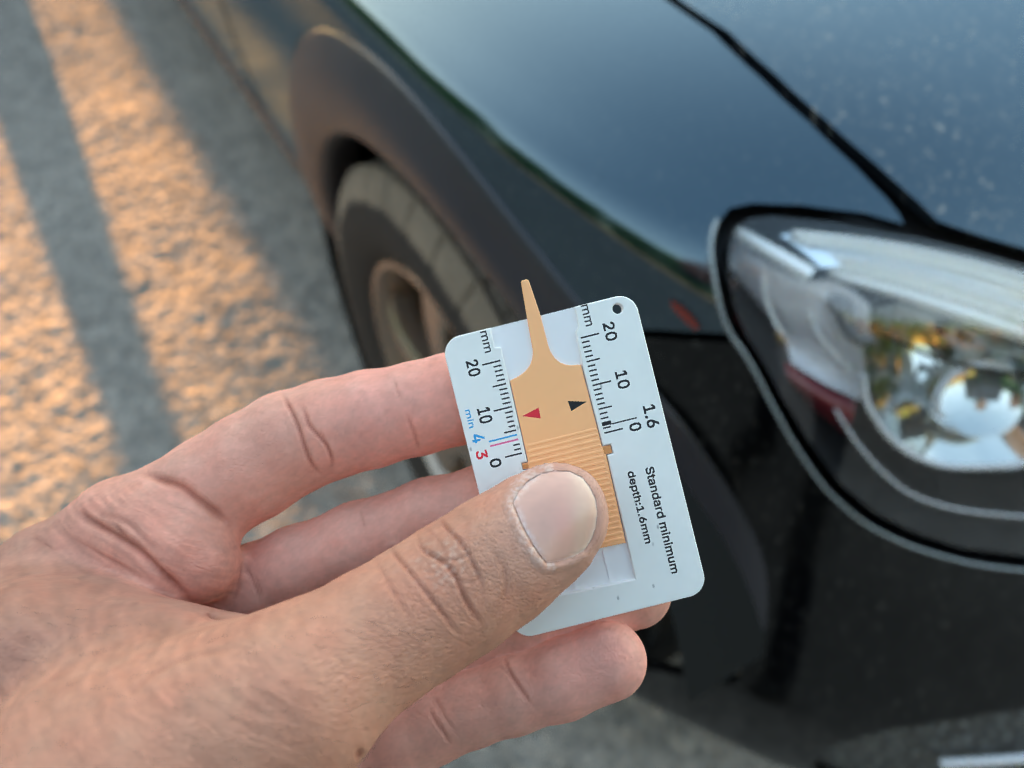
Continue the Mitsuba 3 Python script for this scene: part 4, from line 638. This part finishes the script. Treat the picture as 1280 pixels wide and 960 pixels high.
    lt = np.array(HAND['little'][0][:3]); lay(wi['little'] * np.clip(1 - np.linalg.norm(V - lt, axis=1) / 24, 0, 1), pink)
    lay(np.exp(-((th * 0 + np.linalg.norm(V[:, :2] - np.array(HAND['thumb'][0][:2]), axis=1)) / 13) ** 4) * (V[:, 2] > 0) * .5, [.60, .33, .25])
    m1 = meshkit.fbm(V * .09, 3, 11)[:, None]; m2 = meshkit.fbm(V * .5, 3, 21)[:, None]; m3 = meshkit.noise(V * 1.7, 31)[:, None]
    col *= (.86 + .28 * m1) * (.88 + .24 * m2) * (.94 + .12 * m3); col *= 1 + (meshkit.fbm(V * .22, 2, 41)[:, None] - .5) * np.array([.05, -.16, -.2])
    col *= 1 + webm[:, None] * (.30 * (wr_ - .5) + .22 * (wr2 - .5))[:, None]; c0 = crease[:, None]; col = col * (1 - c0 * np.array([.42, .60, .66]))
    kn = np.exp(-(np.linalg.norm(V - np.array([-10.5, -36.5, 30.]), axis=1) / 8.5) ** 2); col *= 1 - .14 * kn[:, None] * np.array([.6, 1, 1.1])
    dry = np.clip(meshkit.fbm(V * 1.3, 3, 51) * 2.4 - 1.15, 0, 1) * np.exp(-(np.linalg.norm(V - np.array([-12., -31., 30.]), axis=1) / 6.) ** 2); lay(np.clip(dry, 0, .3), [.66, .48, .40])
    fl = np.clip(meshkit.fbm(V * 1.9, 3, 61) * 3 - 1.25, 0, 1) * np.exp(-((dn - .5) / 1.1) ** 2) * (V[:, 0] < 8.5) * (dn < 4); lay(np.clip(fl, 0, .6), [.74, .62, .55])
    rim = np.exp(-((dn - .9) / .8) ** 2) * ~isin * (dn < 4); lay(rim * .35, [.66, .36, .28])
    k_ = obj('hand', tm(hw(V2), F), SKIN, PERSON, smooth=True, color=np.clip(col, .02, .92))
    # nail plate: a smooth curved shell over the bed
    sel = isin | ((dn < .4) & inn); pc = V[sel].mean(0)
    def cub(q): x, y = q[:, 0] - pc[0], q[:, 1] - pc[1]; return np.column_stack([np.ones(len(q)), x, y, x * x, x * y, y * y, x ** 3, x * x * y, x * y * y, y ** 3])
    cf = np.linalg.lstsq(cub(V[sel]), V[sel, 2], rcond=None)[0]
    N = shapely.segmentize(npoly, .25); x0, y0, x1, y1 = N.bounds; gx, gy = np.meshgrid(np.arange(x0, x1, .3), np.arange(y0, y1, .3)); gp = np.stack([gx.ravel(), gy.ravel()], 1); gp = gp[shapely.contains_xy(N.buffer(-.12), *gp.T)]
    ring = np.array(N.exterior.coords)[:-1]; P2 = np.vstack([ring, gp]); from_ = None
    from scipy.spatial import Delaunay
    tri = Delaunay(P2).simplices; cc = P2[tri].mean(1); tri = tri[shapely.contains_xy(N, *cc.T)]
    zz = cub(P2) @ cf
    de = shapely.distance(N.exterior, shapely.points(P2)); zz = zz - .12 + .34 * (1 - np.exp(-de / .5)) + .03 * meshkit.fbm(np.column_stack([P2 * [.3, 1.2], zz]), 2, 3)
    nv = np.column_stack([P2, zz]); nr = len(ring); low = np.column_stack([ring, zz[:nr] - .8]); j = np.arange(nr)
    f = tri.copy(); c = np.cross(nv[f[:, 1]] - nv[f[:, 0]], nv[f[:, 2]] - nv[f[:, 0]]); f[c[:, 2] < 0] = f[c[:, 2] < 0][:, ::-1]
    f = np.vstack([f, np.stack([j, len(nv) + j, (j + 1) % nr], 1), np.stack([(j + 1) % nr, len(nv) + j, len(nv) + (j + 1) % nr], 1)]); nv = np.vstack([nv, low])
    # towards the tip (right) the free edge is paler
    s = (nv[:, 0] - x0) / (x1 - x0); q = np.column_stack([nv[:, :2] * .5, nv[:, 2]]); base = np.array([.60, .325, .25]) * (.92 + .16 * meshkit.fbm(q, 2, 5)[:, None])
    dnn = shapely.distance(N.exterior, shapely.points(nv[:, :2])); tipw = np.exp(-(dnn / .75) ** 2) * np.clip((s - .55) / .25, 0, 1); cut = np.exp(-(dnn / .8) ** 2) * np.clip((.45 - s) / .2, 0, 1)
    mid = np.exp(-(((nv[:, 0] - 10.3) / 2.6) ** 2 + ((nv[:, 1] + 27.5) / 3.6) ** 2))
    nc = base * (1 - mid[:, None]) + np.array([.67, .32, .25]) * mid[:, None]
    yel = np.exp(-((s - .80) / .12) ** 2); nc = nc * (1 - .45 * yel[:, None]) + np.array([.66, .45, .32]) * .45 * yel[:, None]
    nc = nc * (1 - .6 * tipw[:, None]) + np.array([.72, .54, .43]) * .6 * tipw[:, None]; flk = np.clip(meshkit.fbm(nv * 1.6, 3, 77) * 2.6 - .9, 0, 1); nc = nc * (1 - (.6 * cut * flk)[:, None]) + np.array([.78, .72, .70]) * (.6 * cut * flk)[:, None]
    obj('thumb_nail', tm(hw(nv), f), NAILM, k_, smooth=True, color=np.clip(nc, 0, 1), label='pale pink thumb nail with dry flaky cuticle')
    return V2, F, n0, k_
HV, HF, HN, HANDK = build_hand()
def hairs():
    r = np.random.default_rng(5); s = 965. / 130; out = []
    tr = cKDTree(HV[:, :2]); front = HN[:, 2] > .25
    C = np.nonzero(front & (HV[:, 2] > 14) & (HV[:, 0] > -95) & (HV[:, 0] < -16) & (HV[:, 1] < -40))[0]
    for i in r.choice(C, 300):
        p = HV[i]; n = HN[i]; d = np.array([.93, -.28, 0]) + r.normal(0, .22, 3); d -= n * (d @ n); d /= np.linalg.norm(d); L = r.uniform(2.2, 5.5)
        t = np.linspace(0, 1, 5)[:, None]; pts = p + d * L * t + n * (.05 + .55 * L * .22 * np.sin(t * 2.4)) + np.cross(n, d) * (r.normal(0, .5) * t ** 2)
        out.append(tube(hw(pts), np.linspace(.022, .006, 5) * 1e-3, 3))
    return cat(out)
obj('fine_hair', hairs(), HAIR, HANDK, smooth=True, kind='stuff')
# ---- the rest of the person, behind the camera (coarse): seen as reflections only
BX, BY = EYE[0] + .34, EYE[1] - .20
LFT = np.array([-math.sin(PS), -math.cos(PS), 0])
base = np.array([BX, BY, 0.])
def body_mesh(caps, h, lo, hi, k=.03):
    def f(P):
        d = None
        for a, b, ra, rb in caps:
            e = _cones(P, np.asarray(a, float), np.asarray(b, float), ra, rb); d = e if d is None else smin(d, e, k)
        return d
    V, F = surface_nets(f, np.array(lo), np.array(hi), h, 2); return tm(smooth_mesh(V, F, 4), F)
L = lambda l, f, z: base + LFT * l + VH * f + np.array([0, 0, z])
lo, hi = base - [.75, .75, .02], base + [.75, .75, 1.85]
obj('trousers', body_mesh([(L(.10, 0, .98), L(.12, .02, .52), .095, .068), (L(.12, .02, .52), L(.13, -.02, .10), .068, .052), (L(-.10, 0, .98), L(-.13, .02, .52), .095, .068), (L(-.13, .02, .52), L(-.14, -.02, .10), .068, .052), (L(.06, 0, 1.02), L(-.06, 0, 1.02), .13, .13)], .016, lo, hi), DENIM, PERSON, smooth=True)
root = hw([-128., -128., 46.]); wr = hw([-158., -150., 50.])
obj('shirt', body_mesh([(L(.05, 0, 1.08), L(.08, -.01, 1.36), .13, .13), (L(-.05, 0, 1.08), L(-.08, -.01, 1.36), .13, .13), (L(.2, 0, 1.42), L(.24, -.02, 1.13), .06, .052), (L(.24, -.02, 1.13), wr, .052, .036), (wr, root, .036, .034), (L(-.2, 0, 1.42), L(-.25, -.04, 1.12), .06, .052), (L(-.25, -.04, 1.12), L(-.16, .14, 1.10), .05, .038), (L(.2, 0, 1.42), L(-.2, 0, 1.42), .065, .065)], .014, lo, hi, .035), SHIRT, PERSON, smooth=True)
obj('head', body_mesh([(L(0, 0, 1.46), L(0, .02, 1.56), .055, .055), (L(0, .03, 1.60), L(0, .01, 1.68), .07, .09), (L(0, .10, 1.60), L(0, .115, 1.585), .012, .014), (L(.085, .01, 1.60), L(.088, .0, 1.63), .012, .014), (L(-.085, .01, 1.60), L(-.088, .0, 1.63), .012, .014)], .010, lo, hi, .015), simple('face_skin', (.45, .27, .19), .5), PERSON, smooth=True)
obj('hair', body_mesh([(L(0, -.02, 1.69), L(0, -.03, 1.64), .098, .09)], .012, lo, hi), HAIR, PERSON, smooth=True)
for s_ in (1, -1): obj('shoe', body_mesh([(L(s_ * .13, -.05, .05), L(s_ * .15, .14, .045), .05, .042)], .012, lo, hi), SHOE, PERSON, smooth=True)
